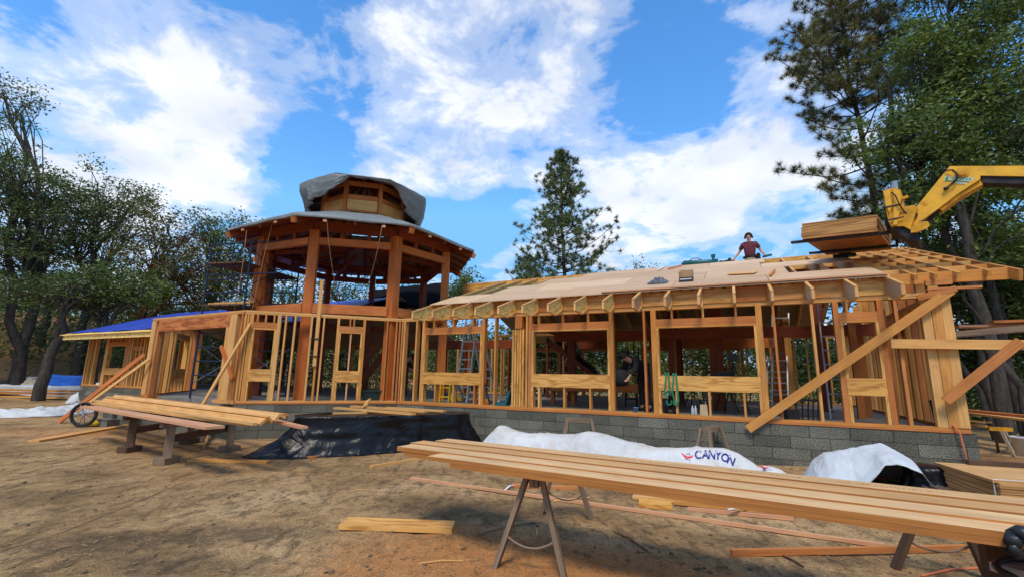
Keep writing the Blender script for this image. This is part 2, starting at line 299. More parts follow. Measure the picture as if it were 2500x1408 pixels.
# ------------------------------------------------------------------ mesh builder
class MB:
    def __init__(s): s.v = []; s.f = []; s.uv = []; s.mi = []
    def face(s, pts, uvs=None, mi=0):
        k = len(s.v); s.v += [Vector(p) for p in pts]; s.f.append(list(range(k, k+len(pts))))
        if uvs is None:
            o = pts[0]; a = (Vector(pts[1])-Vector(o)); n = a.cross(Vector(pts[2])-Vector(o))
            a = a.normalized() if a.length else Vector((1, 0, 0)); n = n.normalized() if n.length else Vector((0, 0, 1)); c = n.cross(a)
            uvs = [((Vector(p)-Vector(o)).dot(a), (Vector(p)-Vector(o)).dot(c)) for p in pts]
        s.uv += uvs; s.mi.append(mi)
    def hexa(s, P, mi=0, ends=None):
        """8 corners: P[i+2j+4k]; long axis is i"""
        P = [Vector(p) for p in P]; o = (random.uniform(0, 60), random.uniform(0, 60))
        A = P[1]-P[0]; B = P[2]-P[0]; C = P[4]-P[0]; ls = [A.length, B.length, C.length]; li = ls.index(max(ls))
        ax = [x.normalized() for x in (A, B, C)]; O = P[0]
        for q, pr in (((0, 4, 6, 2), 0), ((1, 3, 7, 5), 0), ((0, 1, 5, 4), 1), ((2, 6, 7, 3), 1), ((0, 2, 3, 1), 2), ((4, 5, 7, 6), 2)):
            pts = [P[i] for i in q]; uv = []
            for p in pts:
                c = [(p-O).dot(a) for a in ax]; u = c[li]; w = sum(c[k] for k in range(3) if k != li)
                uv.append((u+o[0], w+o[1]+pr*.37))
            s.face(pts, uv, ends if (ends is not None and pr == li) else mi)
    def board(s, p0, p1, w, t, up=(0, 0, 1), mi=0, ends=None):
        """beam p0->p1 (centre line), w across, t along up"""
        p0 = Vector(p0); p1 = Vector(p1); a = (p1-p0).normalized(); up = Vector(up); sd = a.cross(up)
        if sd.length < 1e-4: sd = a.cross(Vector((1, 0, 0)))
        sd.normalize(); u = sd.cross(a).normalized()
        P = []
        for k in (-.5, .5):
            for j in (-.5, .5):
                for b in (p0, p1): P.append(b + sd*(w*j) + u*(t*k))
        s.hexa(P, mi, ends); return s
    def box(s, lo, hi, rz=0, c=None, mi=0):
        lo = Vector(lo); hi = Vector(hi); P = []
        M = Matrix.Rotation(rz, 4, 'Z'); c = Vector(c) if c else Vector((0, 0, 0))
        for z in (lo.z, hi.z):
            for y in (lo.y, hi.y):
                for x in (lo.x, hi.x): P.append(M @ Vector((x, y, z)) + c)
        s.hexa(P, mi); return s
    def prism(s, poly, off, mi=0):
        """planar polygon (3-D points) extruded by vector off"""
        poly = [Vector(p) for p in poly]; off = Vector(off); o = random.uniform(0, 50)
        a = max(((poly[(i+1) % len(poly)]-poly[i]) for i in range(len(poly))), key=lambda q: q.length).normalized(); n = off.normalized(); c = n.cross(a)
        U = lambda p: (p.dot(a)+o, p.dot(c))
        s.face(poly[::-1], [U(p) for p in poly[::-1]], mi); q = [p+off for p in poly]; s.face(q, [U(p) for p in q], mi)
        for i in range(len(poly)):
            j = (i+1) % len(poly); e = (poly[j]-poly[i]).length
            s.face([poly[i], poly[j], q[j], q[i]], [(o, 0), (o+e, 0), (o+e, off.length), (o, off.length)], mi)
        return s
    def tube(s, pts, r, seg=8, mi=0, cap=True):
        pts = [Vector(p) for p in pts]; n = len(pts); rs = r if hasattr(r, '__len__') else [r]*n
        base = len(s.v); up = None; L = 0
        for i, p in enumerate(pts):
            t = (pts[min(i+1, n-1)]-pts[max(i-1, 0)]).normalized()
            if up is None: up = t.orthogonal().normalized()
            up = (up - t*up.dot(t)); up = up.normalized() if up.length > 1e-5 else t.orthogonal().normalized()
            b = t.cross(up)
            for k in range(seg):
                a = 2*math.pi*k/seg; s.v.append(p + up*(math.cos(a)*rs[i]) + b*(math.sin(a)*rs[i]))
        for i in range(n-1):
            for k in range(seg):
                k2 = (k+1) % seg; s.f.append([base+i*seg+k, base+i*seg+k2, base+(i+1)*seg+k2, base+(i+1)*seg+k]); s.uv += [(0, 0), (0, .1), (.1, .1), (.1, 0)]; s.mi.append(mi)
        if cap:
            for i in (0, n-1):
                f = [base+i*seg+k for k in range(seg)]; s.f.append(f if i else f[::-1]); s.uv += [(0, 0)]*seg; s.mi.append(mi)
        return s
    def lathe(s, c, prof, seg=20, axis=(0, 0, 1), mi=0):
        c = Vector(c); ax = Vector(axis).normalized(); a = ax.orthogonal().normalized(); b = ax.cross(a); base = len(s.v); n = len(prof)
        for r, z in prof:
            for k in range(seg):
                t = 2*math.pi*k/seg; s.v.append(c + ax*z + a*(r*math.cos(t)) + b*(r*math.sin(t)))
        for i in range(n-1):
            for k in range(seg):
                k2 = (k+1) % seg; s.f.append([base+i*seg+k, base+i*seg+k2, base+(i+1)*seg+k2, base+(i+1)*seg+k]); s.uv += [(0, 0)]*4; s.mi.append(mi)
        for i in (0, n-1):
            if prof[i][0] > 1e-4:
                f = [base+i*seg+k for k in range(seg)]; s.f.append(f if i else f[::-1]); s.uv += [(0, 0)]*seg; s.mi.append(mi)
        return s
    def ball(s, c, r, seg=12, mi=0):
        r = r if hasattr(r, '__len__') else (r, r, r); c = Vector(c); base = len(s.v); n = seg//2
        for i in range(n+1):
            ph = math.pi*i/n
            for k in range(seg):
                t = 2*math.pi*k/seg; s.v.append(c + Vector((r[0]*math.sin(ph)*math.cos(t), r[1]*math.sin(ph)*math.sin(t), r[2]*math.cos(ph))))
        for i in range(n):
            for k in range(seg):
                k2 = (k+1) % seg; s.f.append([base+i*seg+k, base+(i+1)*seg+k, base+(i+1)*seg+k2, base+i*seg+k2]); s.uv += [(0, 0)]*4; s.mi.append(mi)
        return s
    def grid(s, fn, nu, nv, mi=0):
        base = len(s.v)
        for i in range(nu+1):
            for j in range(nv+1): s.v.append(Vector(fn(i/nu, j/nv)))
        for i in range(nu):
            for j in range(nv):
                a = base+i*(nv+1)+j; s.f.append([a, a+nv+1, a+nv+2, a+1]); s.uv += [(i/nu, j/nv), ((i+1)/nu, j/nv), ((i+1)/nu, (j+1)/nv), (i/nu, (j+1)/nv)]; s.mi.append(mi)
        return s
    def build(s, name, mats, parent=None, smooth=False, label=None, cat=None, group=None, kind=None, bevel=0, solid=0, origin=None):
        mats = mats if isinstance(mats, (list, tuple)) else [mats]
        lo = Vector([min(v[k] for v in s.v) for k in range(3)]); hi = Vector([max(v[k] for v in s.v) for k in range(3)])
        c = Vector(origin) if origin is not None else Vector(((lo.x+hi.x)/2, (lo.y+hi.y)/2, lo.z))
        me = bpy.data.meshes.new(name); me.from_pydata([v-c for v in s.v], [], s.f)
        ul = me.uv_layers.new(name='UVMap'); ul.data.foreach_set('uv', [x for p in s.uv for x in p])
        for mt in mats: me.materials.append(mt)
        me.polygons.foreach_set('material_index', s.mi)
        if smooth: me.polygons.foreach_set('use_smooth', [True]*len(me.polygons))
        me.update(); ob = bpy.data.objects.new(name, me); COL.objects.link(ob)
        ob.location = c
        if parent: ob.parent = parent; ob.location = c - wloc(parent)
        if solid: md = ob.modifiers.new('solid', 'SOLIDIFY'); md.thickness = solid; md.offset = 0
        if bevel: md = ob.modifiers.new('bevel', 'BEVEL'); md.width = bevel; md.segments = 1; md.limit_method = 'ANGLE'
        tag(ob, label, cat, group, kind); return ob
def wloc(o):
    v = Vector(o.location)
    while o.parent: o = o.parent; v += Vector(o.location)
    return v
def tag(o, label=None, cat=None, group=None, kind=None):
    if label: o['label'] = label
    if cat: o['category'] = cat
    if group: o['group'] = group
    if kind: o['kind'] = kind
def root(name, loc, label, cat, group=None):
    o = bpy.data.objects.new(name, None); o.empty_display_size = .2; o.location = loc; COL.objects.link(o); tag(o, label, cat, group); return o
def B(name, p0, p1, w, t, mat, parent=None, up=(0, 0, 1), **k):
    return MB().board(p0, p1, w, t, up).build(name, mat, parent, **k)

# ------------------------------------------------------------------ house frame of reference: s along the long front, p = depth behind the eye, z up
WB = R(-26.257)
DV = Vector((math.cos(WB), math.sin(WB), 0)); NV = Vector((-math.sin(WB), math.cos(WB), 0)); ZV = Vector((0, 0, 1))
def H(s, p, z=0.0): return DV*s + NV*p + ZV*z
def onP(px, py, p):
    q = pln(px, py, NV*p, NV); return q.dot(DV), q.z
def roofz(p): return 3.48 + .345*(p-10.13)

# ------------------------------------------------------------------ ground
def sstep(a, b, x): t = min(1, max(0, (x-a)/(b-a))); return t*t*(3-2*t)
def gh(x, y):
    q = -.75*x + .66*y - 37.5
    h = .40*(q if q > 3 else (0 if q < -3 else (q+3)**2/12)) if q > -3 else 0
    h = min(h, 6.0)
    h += .30*math.exp(-((x-8.4)**2/9 + (y-8.6)**2/14))
    h += .10*math.exp(-((x+14)**2/6 + (y-15.0)**2/5))
    return h
def gfine(x, y):
    h = gh(x, y); r = math.hypot(x, y)
    if r < 30:
        v = Vector((x, y, 0))
        h += .020*noise.noise(v*.9) + .012*noise.noise(v*2.7+Vector((5, 0, 0))) + .007*noise.noise(v*7)*max(0, 1-r/16)
        # churned soil and tyre marks, lower left
        k = math.exp(-((x+2.7)**2/3.6 + (y-4.7)**2/1.6))
        if k > .02:
            a = .35*x + .94*y; t = math.cos(a*26 + 2.5*noise.noise(v*2)); h += k*.034*max(0, t)*(.5+noise.noise(v*5))
        k = math.exp(-((x-.2)**2/1.2 + (y-7.0)**2/1.0)); h -= k*.01
    return h
def build_ground():
    n = 260; mbv = []; mbf = []
    def warp(t, a, b):   # dense near the middle
        return a*math.sinh(b*t)/math.sinh(b)
    xs = [warp(2*i/n-1, 260, 7.2) for i in range(n+1)]; ys = [5.0 + warp(2*i/n-1, 300, 7.2) for i in range(n+1)]
    for y in ys:
        for x in xs: mbv.append((x, y, gfine(x, y)))
    for j in range(n):
        for i in range(n): a = j*(n+1)+i; mbf.append((a, a+1, a+n+2, a+n+1))
    me = bpy.data.meshes.new('ground'); me.from_pydata(mbv, [], mbf); me.polygons.foreach_set('use_smooth', [True]*len(mbf))
    ob = bpy.data.objects.new('ground', me); COL.objects.link(ob); tag(ob, kind='structure')
    mt, N, L, b = nodes_of('bare_soil'); setp(b, .95, .1)
    tc = N.new('ShaderNodeTexCoord').outputs['Object']
    n1 = ntex(N, L, tc, .55, 6, .62, .4); n2 = ntex(N, L, tc, 7, 8, .72); n3 = ntex(N, L, tc, 60, 4, .75); n4 = ntex(N, L, mapv(N, L, tc, (2.2, 1, 1)), 2.4, 6, .65, .8)
    c = ramp(N, L, n1, [(.30, (.20, .115, .050)), (.5, (.40, .245, .112)), (.70, (.54, .355, .18))])
    c = mixc(N, L, 1.0, c, ramp(N, L, n2, [(.30, (.50, .48, .46)), (.50, (1, 1, 1)), (.72, (1.28, 1.25, 1.2))]), 'MULTIPLY')
    c = mixc(N, L, 1.0, c, ramp(N, L, n3, [(.36, (.52, .52, .52)), (.5, (1, 1, 1)), (.66, (1.4, 1.38, 1.3))]), 'MULTIPLY')
    dk = ramp(N, L, n4, [(.50, (0, 0, 0)), (.64, (1, 1, 1))]); c = mixc(N, L, mth(N, L, 'MULTIPLY', dk, .66), c, (.085, .058, .034))
    # orange subsoil patches where spoil was spread
    sep = N.new('ShaderNodeSeparateXYZ'); L.new(tc, sep.inputs[0]); acc = None
    for (x, y, rx, ry, w) in [(.2, 3.6, 1.5, 1.3, 1.3), (-.9, 4.4, .8, .9, .8), (1.7, 3.9, .9, .6, .6), (-11, 12.2, 2.4, 1.0, .8), (-16, 15, 3, 1.2, .6), (9.6, 8.6, 1.8, 1.6, 1.0), (1.6, 2.6, 1.2, .7, .8), (-8.5, 11.3, 1.6, .7, .35), (-30, 32, 9, 5, .6)]:
        dx = mth(N, L, 'MULTIPLY', mth(N, L, 'SUBTRACT', sep.outputs[0], x), 1/rx); dy = mth(N, L, 'MULTIPLY', mth(N, L, 'SUBTRACT', sep.outputs[1], y), 1/ry)
        g = mth(N, L, 'MULTIPLY', mth(N, L, 'EXPONENT', mth(N, L, 'MULTIPLY', mth(N, L, 'ADD', mth(N, L, 'MULTIPLY', dx, dx), mth(N, L, 'MULTIPLY', dy, dy)), -1.0)), w)
        acc = g if acc is None else mth(N, L, 'ADD', acc, g)
    of = mth(N, L, 'MULTIPLY', acc, mth(N, L, 'MULTIPLY_ADD', n2, 2.6, -.65)); of = ramp(N, L, of, [(.12, (0, 0, 0)), (.75, (1, 1, 1))])
    oc = mixc(N, L, 1.0, (.58, .25, .085), ramp(N, L, n3, [(.34, (.5, .5, .5)), (.68, (1.3, 1.3, 1.3))]), 'MULTIPLY')
    c = mixc(N, L, mth(N, L, 'MULTIPLY', of, .8), c, oc)
    acc = None
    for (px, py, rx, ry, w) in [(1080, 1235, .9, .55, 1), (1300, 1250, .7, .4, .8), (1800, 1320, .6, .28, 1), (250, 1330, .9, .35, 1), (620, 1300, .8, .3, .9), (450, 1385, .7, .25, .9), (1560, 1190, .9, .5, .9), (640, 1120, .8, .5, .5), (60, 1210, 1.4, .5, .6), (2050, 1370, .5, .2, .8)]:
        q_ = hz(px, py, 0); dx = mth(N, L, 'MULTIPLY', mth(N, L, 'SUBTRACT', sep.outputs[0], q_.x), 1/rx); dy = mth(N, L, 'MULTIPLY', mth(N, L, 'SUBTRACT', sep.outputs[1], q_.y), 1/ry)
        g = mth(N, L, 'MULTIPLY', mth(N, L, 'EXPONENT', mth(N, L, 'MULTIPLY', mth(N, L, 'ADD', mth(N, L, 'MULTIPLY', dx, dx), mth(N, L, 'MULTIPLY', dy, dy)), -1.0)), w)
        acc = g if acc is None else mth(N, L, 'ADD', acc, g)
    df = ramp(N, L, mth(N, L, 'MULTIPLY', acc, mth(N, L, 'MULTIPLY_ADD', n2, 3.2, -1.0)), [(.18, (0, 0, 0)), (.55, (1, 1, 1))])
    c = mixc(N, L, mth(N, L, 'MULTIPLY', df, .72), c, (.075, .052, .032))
    # leaf litter on the hillside
    far = ramp(N, L, mth(N, L, 'MULTIPLY', sep.outputs[2], 1.0), [(.30, (0, 0, 0)), (.9, (1, 1, 1))])
    lit = ramp(N, L, n2, [(.35, (.10, .06, .036)), (.5, (.26, .145, .07)), (.68, (.36, .21, .10))])
    c = mixc(N, L, mth(N, L, 'MULTIPLY', far, .85), c, lit)
    L.new(c, b.inputs['Base Color'])
    h = mth(N, L, 'MULTIPLY_ADD', n3, .35, mth(N, L, 'MULTIPLY_ADD', n2, 1.0, mth(N, L, 'MULTIPLY', dk, -.25)))
    bump(N, L, b, h, .75, .05); me.materials.append(mt)
build_ground()
# ------------------------------------------------------------------ the framed house
FL, TP0, TP1 = .87, 3.06, 3.145
BC = H(-8.43, 10.177); AB = H(-11.18, 7.43); AL = H(-15.9, 7.70); DE = H(-19.4, 11.17); EL = H(-28.34, 11.17); CR = H(3.25, 10.177)
house = root('framed_house', H(-5, 11, 0), 'half-built wooden house of open studs and rafters on a grey block base', 'house')
def bowed(): return random.choice([FIR, FIR, FIR, FIRP, FIRR])
class Wall:
    def __init__(s, A, Bp, parent, inward=None, th=.14, z0=.826):
        s.A = Vector(A); s.L = (Vector(Bp)-s.A).length; s.d = (Vector(Bp)-s.A).normalized(); s.n = ZV.cross(s.d)
        if inward is not None and s.n.dot(Vector(inward)) < 0: s.n = -s.n
        s.th = th; s.par = parent; s.z0 = z0
    def P(s, u, z, d=0): return s.A + s.d*u + s.n*d + ZV*z
    def U(s, px, py): q = pln(px, py, s.A, s.n); return (q-s.A).dot(s.d)
    def bx(s, u0, u1, z0, z1, d0, d1, name, mat, **k):
        P = [s.P(u, z, d) for d in (d0, d1) for z in (z0, z1) for u in (u0, u1)]
        m = MB(); m.hexa(P); return m.build(name, mat, s.par, **k)
    def plates(s, u0=0, u1=None, top=True, bot=True):
        u1 = s.L if u1 is None else u1
        if bot:
            s.bx(u0, u1, s.z0, .868, -.012, s.th, 'sill_plate', FIRR); s.bx(u0, u1, .868, .91, 0, s.th, 'bottom_plate', FIR)
        if top:
            s.bx(u0, u1, TP0, 3.10, 0, s.th, 'top_plate', FIR); s.bx(u0-.01, u1+.01, 3.10, TP1, -.003, s.th, 'top_plate', FIRP)
    def stud(s, u, w=.038, z0=.91, z1=TP0, d0=0, d1=None, mat=None, name='stud'):
        return s.bx(u-w/2, u+w/2, z0, z1, d0, s.th if d1 is None else d1, name, mat or bowed())
    def window(s, ul, ur, cr_top=(), cr_bot=(), deep=.10, kings=True, hm=None):
        """ul, ur: inside edges of the opening"""
        for e, sg in ((ul, -1), (ur, 1)):
            s.bx(*sorted((e, e+sg*.045)), .91, 2.67, 0, s.th, 'trimmer_stud', LVL); s.bx(*sorted((e+sg*.047, e+sg*(.047+deep-.045))), .91, TP0, 0, s.th, 'king_stud', bowed())
        s.bx(ul-.045, ur+.045, 2.712, 2.86, .004, s.th-.02, 'header', hm or FIRR); s.bx(ul-.045, ur+.045, 2.672, 2.71, 0, s.th, 'header_plate', FIR)
        s.bx(ul-.044, ur+.044, 1.38, 1.68, -.008, -.001, 'window_rim_panel', LVL)
        s.bx(ul+.001, ur-.001, 1.40, 1.68, .002, s.th-.01, 'window_sill_beam', LVL)
        for c in cr_top: s.bx(c-.019, c+.019, 2.862, TP0, 0, s.th, 'cripple_stud', bowed())
        for c in cr_bot: s.bx(c-.019, c+.019, .91, 1.378, 0, s.th, 'cripple_stud', bowed())

def wallpart(name, at, label=None):
    o = bpy.data.objects.new(name, None); o.empty_display_size = .1; COL.objects.link(o); o.parent = house; o.location = Vector(at)-Vector(house.location)
    if label: o['label'] = label
    return o
# ---- wall C: the long right-hand front
wc = wallpart('wall_frame', BC, 'long right-hand stud wall with four window openings')
C = Wall(BC, CR, wc, NV)
C.plates()
UC = lambda px, py=1000: C.U(px, py)
for px, w in [(1007, .05), (1205, .04), (1580, .04), (1911, .04), (2009, .045), (2224, .05)]: C.stud(UC(px, 990 if px < 1300 else 1020), w)
C.stud(.03, .05, mat=FIRR); C.stud(.11, .05, mat=FIR)
rafk = [(-7.349+.61*k)+8.43 for k in range(17)]
def cr(a, b): return [u for u in rafk if a+.03 < u < b-.03]
def win(pl_, pr_, cb, y=1000, deep=.10):
    a, b = UC(pl_, y), UC(pr_, y); C.window(a, b, cr(a, b), [UC(q, y) for q in cb], deep)
win(1031, 1168, (1060, 1104, 1156), 985, .12)
win(1301, 1486, (1315, 1377, 1441), 1000, .13)
win(1616, 1858, (1654, 1735, 1821), 1015, .15)
win(2087, 2170, (), 1035, .13)
for i in range(5):                                     # built-up post
    u = UC(1250+i*6.2, 989); C.stud(u, .044, 0.91, 2.74, d0=-.006*(i % 2), mat=random.choice([LVL, FIRP, LVL]), name='post_ply')
C.bx(UC(1255, 989), UC(1273, 989), 2.76, 3.05, -.02, .30, 'beam_end', FIRR)
C.stud(UC(1284, 989), .045, mat=FIR)
for i, (u0, u1, mt, dd) in enumerate([(-.30, -.17, FIRP, 0), (-.165, -.03, FIR, -.01)]): C.bx(C.L+u0-.10, C.L+u1-.10, .91, TP0, dd, .14, 'corner_post', mt)
C.bx(C.L-.13, C.L-.002, .91, TP0, -.015, .13, 'corner_post', FIRP)
# ---- wall B: the angled bay side
wb = wallpart('wall_frame', AB, 'angled bay wall with two tall window openings')
Bw = Wall(AB, BC, wb, H(-8, 14)-BC); Bw.plates(0.02, Bw.L-.02)
UB = lambda px, py=980: Bw.U(px, py)
for px, w in [(566, .05), (581, .045), (700, .045), (742, .05), (761, .05), (773, .04), (934, .04), (957, .045), (965, .045)]:
    u = min(max(UB(px), .025), Bw.L-.03); Bw.stud(u, w, mat=random.choice([FIR, FIRP, FIRR]))
a, b = UB(600), UB(650); Bw.window(a, b, (a+.04, (a+b)/2, b-.03), (), .13)
a, b = UB(818), UB(868); Bw.window(a, b, ((a+b)/2-.04, (a+b)/2+.06), (), .11)
Bw.stud(UB(655)+.20, .04, mat=FIRP); Bw.stud((a+b)/2, .04, d0=.02, d1=.09, z1=1.40, mat=PINK); Bw.stud((a+b)/2, .04, z0=1.68, z1=2.67, d0=.02, d1=.09, mat=PINK)
# ---- wall A: the wide opening with its deep beam
wa = wallpart('wall_frame', AL, 'bay front with one wide opening under a deep reddish beam')
A = Wall(AL, AB, wa, H(-13, 14)-AL); A.plates(.02, A.L-.02, True, False)
A.bx(.42, A.L-.62, 2.74, TP0-.002, .0, .12, 'header', TIMBG)
A.bx(A.L-.61, A.L-.33, .91, TP0, 0, .14, 'post', FIRP); A.bx(A.L-.76, A.L-.615, .91, 2.735, .0, .12, 'trimmer_stud', FIR)
A.bx(A.L-.13, A.L-.08, .91, TP0, .0, .14, 'stud', FIRR)
A.bx(0.0, .20, .91, TP0, 0, .30, 'post', FIRP); A.bx(.21, .25, .91, TP0, .0, .14, 'stud', FIR); A.bx(.30, .41, .91, 2.9, 0.02, .14, 'post', FIRR)
A.bx(.0, .45, .826, .908, -.012, .32, 'bottom_plate', FIRR); A.bx(A.L-.95, A.L-.02, .826, .908, -.012, .14, 'bottom_plate', FIR)
# ---- wall D: the return seen edge-on
wd = wallpart('wall_frame', AL, 'short angled return wall of closely set studs')
D = Wall(AL+H(-.02, .12), DE, wd, H(-15, 13)-AL); D.plates(.10, D.L-.05)
for u in (.16, .36, .60, .85, 1.25, 1.30): D.stud(u, .05, mat=random.choice([FIRP, FIR]))
D.window(1.62, 2.9, (1.9, 2.25, 2.6), (1.9, 2.3, 2.6), .10); D.stud(3.3, .05); D.stud(3.8, .05); D.stud(D.L-.25, .05)
# ---- wall E: the left wing front
we = wallpart('wall_frame', EL, 'left wing wall with one square window opening')
E_ = Wall(EL, DE, we, NV); E_.plates(0, E_.L)
UE = lambda px, py=941: E_.U(px, py)
for u, w in ((.06, .10), (.32, .045), (.75, .10)): E_.stud(u, w, mat=random.choice([FIRP, FIR]))
E_.window(UE(249), UE(291), (UE(256), UE(266), UE(276), UE(286)), (UE(262), UE(274), UE(284)), .28)
for px in (300, 306, 318, 327, 336, 342): E_.stud(UE(px), .09)
for u in np.arange(5.8, E_.L, .6): E_.stud(float(u), .05)
E_.bx(UE(309), UE(337), 2.45, 2.65, .004, .13, 'header', FIRR)
# ---- right gable end, back wall, inner partitions
wg = wallpart('wall_frame', CR, 'right gable end wall of tall studs')
G = Wall(CR+H(-.0, .145), H(3.25, 18.6), wg, -DV); G.plates(0, G.L)
for u in np.arange(.25, G.L, .42): G.stud(float(u), .045 if random.random() < .7 else .10, d1=.14)
for u in (2.0, 3.7): G.bx(u, u+.9, 2.6, 2.85, -.006, .1, 'header', FIRR)
for k, u in enumerate(np.arange(.3, G.L-.2, .61)):
    p = 10.32+float(u); zt = roofz(p)-.32 if p < 14.4 else roofz(28.8-p)-.32
    if zt > TP1+.15: G.bx(float(u)-.02, float(u)+.02, TP1, zt, 0, .14, 'gable_stud', bowed())
wk = wallpart('wall_frame', H(-19, 18.6), 'back wall of studs with window openings')
K = Wall(H(-19, 18.6), H(3.1, 18.6), wk, NV); K.plates()
kwin = [(11.0, 12.0), (13.2, 14.4), (15.6, 16.8), (18.2, 19.0), (19.8, 20.6)]
for u in np.arange(.3, K.L, .61):
    if not any(a-.08 < u < b+.08 for a, b in kwin): K.stud(float(u), .045)
for a, b in kwin: K.window(a, b, ((a+b)/2,), ((a+b)/2,), .10)
wp = wallpart('wall_frame', H(1.0, 13.4), 'inner partition of close reddish studs')
Q = Wall(H(1.0, 13.2), H(1.0, 18.2), wp, DV); Q.plates()
for u in np.arange(.1, Q.L, .30): Q.stud(float(u), .05, mat=random.choice([FIRR, FIR]))
Q2 = Wall(H(-2.6, 15.2), H(1.0, 15.2), wp, NV); Q2.bx(0, 3.5, 2.55, 2.85, 0, .12, 'header', TIMB); Q2.bx(0, 3.5, TP0, TP1, 0, .12, 'top_plate', FIR)
for u in (.06, 1.9, 2.3, 3.4): Q2.stud(u, .09, z1=2.55 if u < 3 else TP0)
for u in (.06, .5, 1.0, 1.5, 2.1, 2.6, 3.1): Q2.stud(u, .04, z0=2.85)
def TKP(px, py, p): return pln(px, py, NV*p, NV)
# interior posts and beams that carry the ridge
for s_, p_, w in [(-4.9, 14.4, .24), (-1.75, 14.4, .26), (-.55, 13.1, .30), (1.9, 14.4, .2), (-5.6, 11.9, .0), (2.2, 12.2, .13), (2.45, 12.9, .13), (2.6, 11.5, .10)]:
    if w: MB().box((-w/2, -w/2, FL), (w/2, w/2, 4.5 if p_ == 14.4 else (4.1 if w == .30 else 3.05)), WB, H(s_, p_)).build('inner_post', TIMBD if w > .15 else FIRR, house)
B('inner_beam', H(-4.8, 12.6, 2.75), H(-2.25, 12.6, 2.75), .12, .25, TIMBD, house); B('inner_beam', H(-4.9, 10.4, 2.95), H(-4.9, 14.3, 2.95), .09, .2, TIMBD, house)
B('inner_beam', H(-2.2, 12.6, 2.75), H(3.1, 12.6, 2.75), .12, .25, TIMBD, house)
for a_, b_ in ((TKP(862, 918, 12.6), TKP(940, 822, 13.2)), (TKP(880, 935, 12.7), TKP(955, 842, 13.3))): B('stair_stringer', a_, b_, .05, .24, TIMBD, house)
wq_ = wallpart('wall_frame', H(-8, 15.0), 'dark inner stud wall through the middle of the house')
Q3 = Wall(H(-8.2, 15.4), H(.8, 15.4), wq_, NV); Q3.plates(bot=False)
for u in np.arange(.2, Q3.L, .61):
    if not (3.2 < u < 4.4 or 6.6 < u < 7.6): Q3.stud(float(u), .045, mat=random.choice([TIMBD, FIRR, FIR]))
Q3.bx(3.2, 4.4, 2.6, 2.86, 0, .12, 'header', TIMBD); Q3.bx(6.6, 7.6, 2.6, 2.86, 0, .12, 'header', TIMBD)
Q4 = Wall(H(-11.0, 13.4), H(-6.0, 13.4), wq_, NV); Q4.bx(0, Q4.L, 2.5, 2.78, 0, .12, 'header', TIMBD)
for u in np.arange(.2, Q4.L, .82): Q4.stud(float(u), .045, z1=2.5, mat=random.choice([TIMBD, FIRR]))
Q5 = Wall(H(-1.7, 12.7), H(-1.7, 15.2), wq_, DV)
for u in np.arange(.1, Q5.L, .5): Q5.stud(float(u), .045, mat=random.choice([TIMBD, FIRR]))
B('knee_brace', H(-3.9, 13.3, 1.7), H(-5.0, 12.6, 2.6), .1, .1, TIMBD, house)
# ---- floor and foundation
def poly_slab(pts, z0, z1, name, mat, **k):
    m = MB(); m.prism([p + ZV*z0 for p in pts], ZV*(z1-z0)); return m.build(name, mat, house, **k)
fl = [AB, BC, CR, H(3.25, 18.6), H(-28.34, 18.6), EL, DE, AL]; cen = sum(fl, Vector())/8
flo = [p + (cen-p).normalized()*.25 for p in fl]
poly_slab(flo, .60, FL, 'floor_slab', CONC)
def fwall(a, b, zlo, name='foundation_wall', th=.26, ztop=.824, off=0.0):
    a = Vector(a); b = Vector(b); d = (b-a).normalized(); n = ZV.cross(d); L = (b-a).length; m = MB()
    if n.dot(cen-a) < 0: n = -n
    O = a - n*.0; o = random.randint(0, 3)*.305
    for (p, q, u0, u1) in ((O, O+d*L, 0, L), (O+d*L, O+d*L+n*th, L, L+th), (O+d*L+n*th, O+n*th, 0, L), (O+n*th, O, -th, 0)):
        m.face([p+ZV*zlo, q+ZV*zlo, q+ZV*ztop, p+ZV*ztop], [(u0+o, zlo-ztop), (u1+o, zlo-ztop), (u1+o, 0), (u0+o, 0)])
    m.face([O+ZV*ztop, O+d*L+ZV*ztop, O+d*L+n*th+ZV*ztop, O+n*th+ZV*ztop], [(0, 0), (0, 0), (0, 0), (0, 0)])
    ob = m.build(name, BLOCK, house); ob.data.update(); return ob
fwall(BC, CR+DV*.06, -.25); fwall(AB+(BC-AB).normalized()*.0, BC-(BC-AB).normalized()*.004, -.25); fwall(AL, AB-(AB-AL).normalized()*.02, -.25, ztop=.62)
fwall(AL+H(-.01, .02), DE, -.25); fwall(EL-DV*.1, DE-DV*.02, -.25); fwall(CR+H(.05, .27), H(3.30, 18.6), -.25); fwall(H(-28.44, 11.45), H(-28.44, 18.6), -.25)
m = MB(); m.box((-.5, -.22, -.1), (.5, .22, .62), WB, H(-16.1, 7.75)); m.build('pier', BLOCK, house)

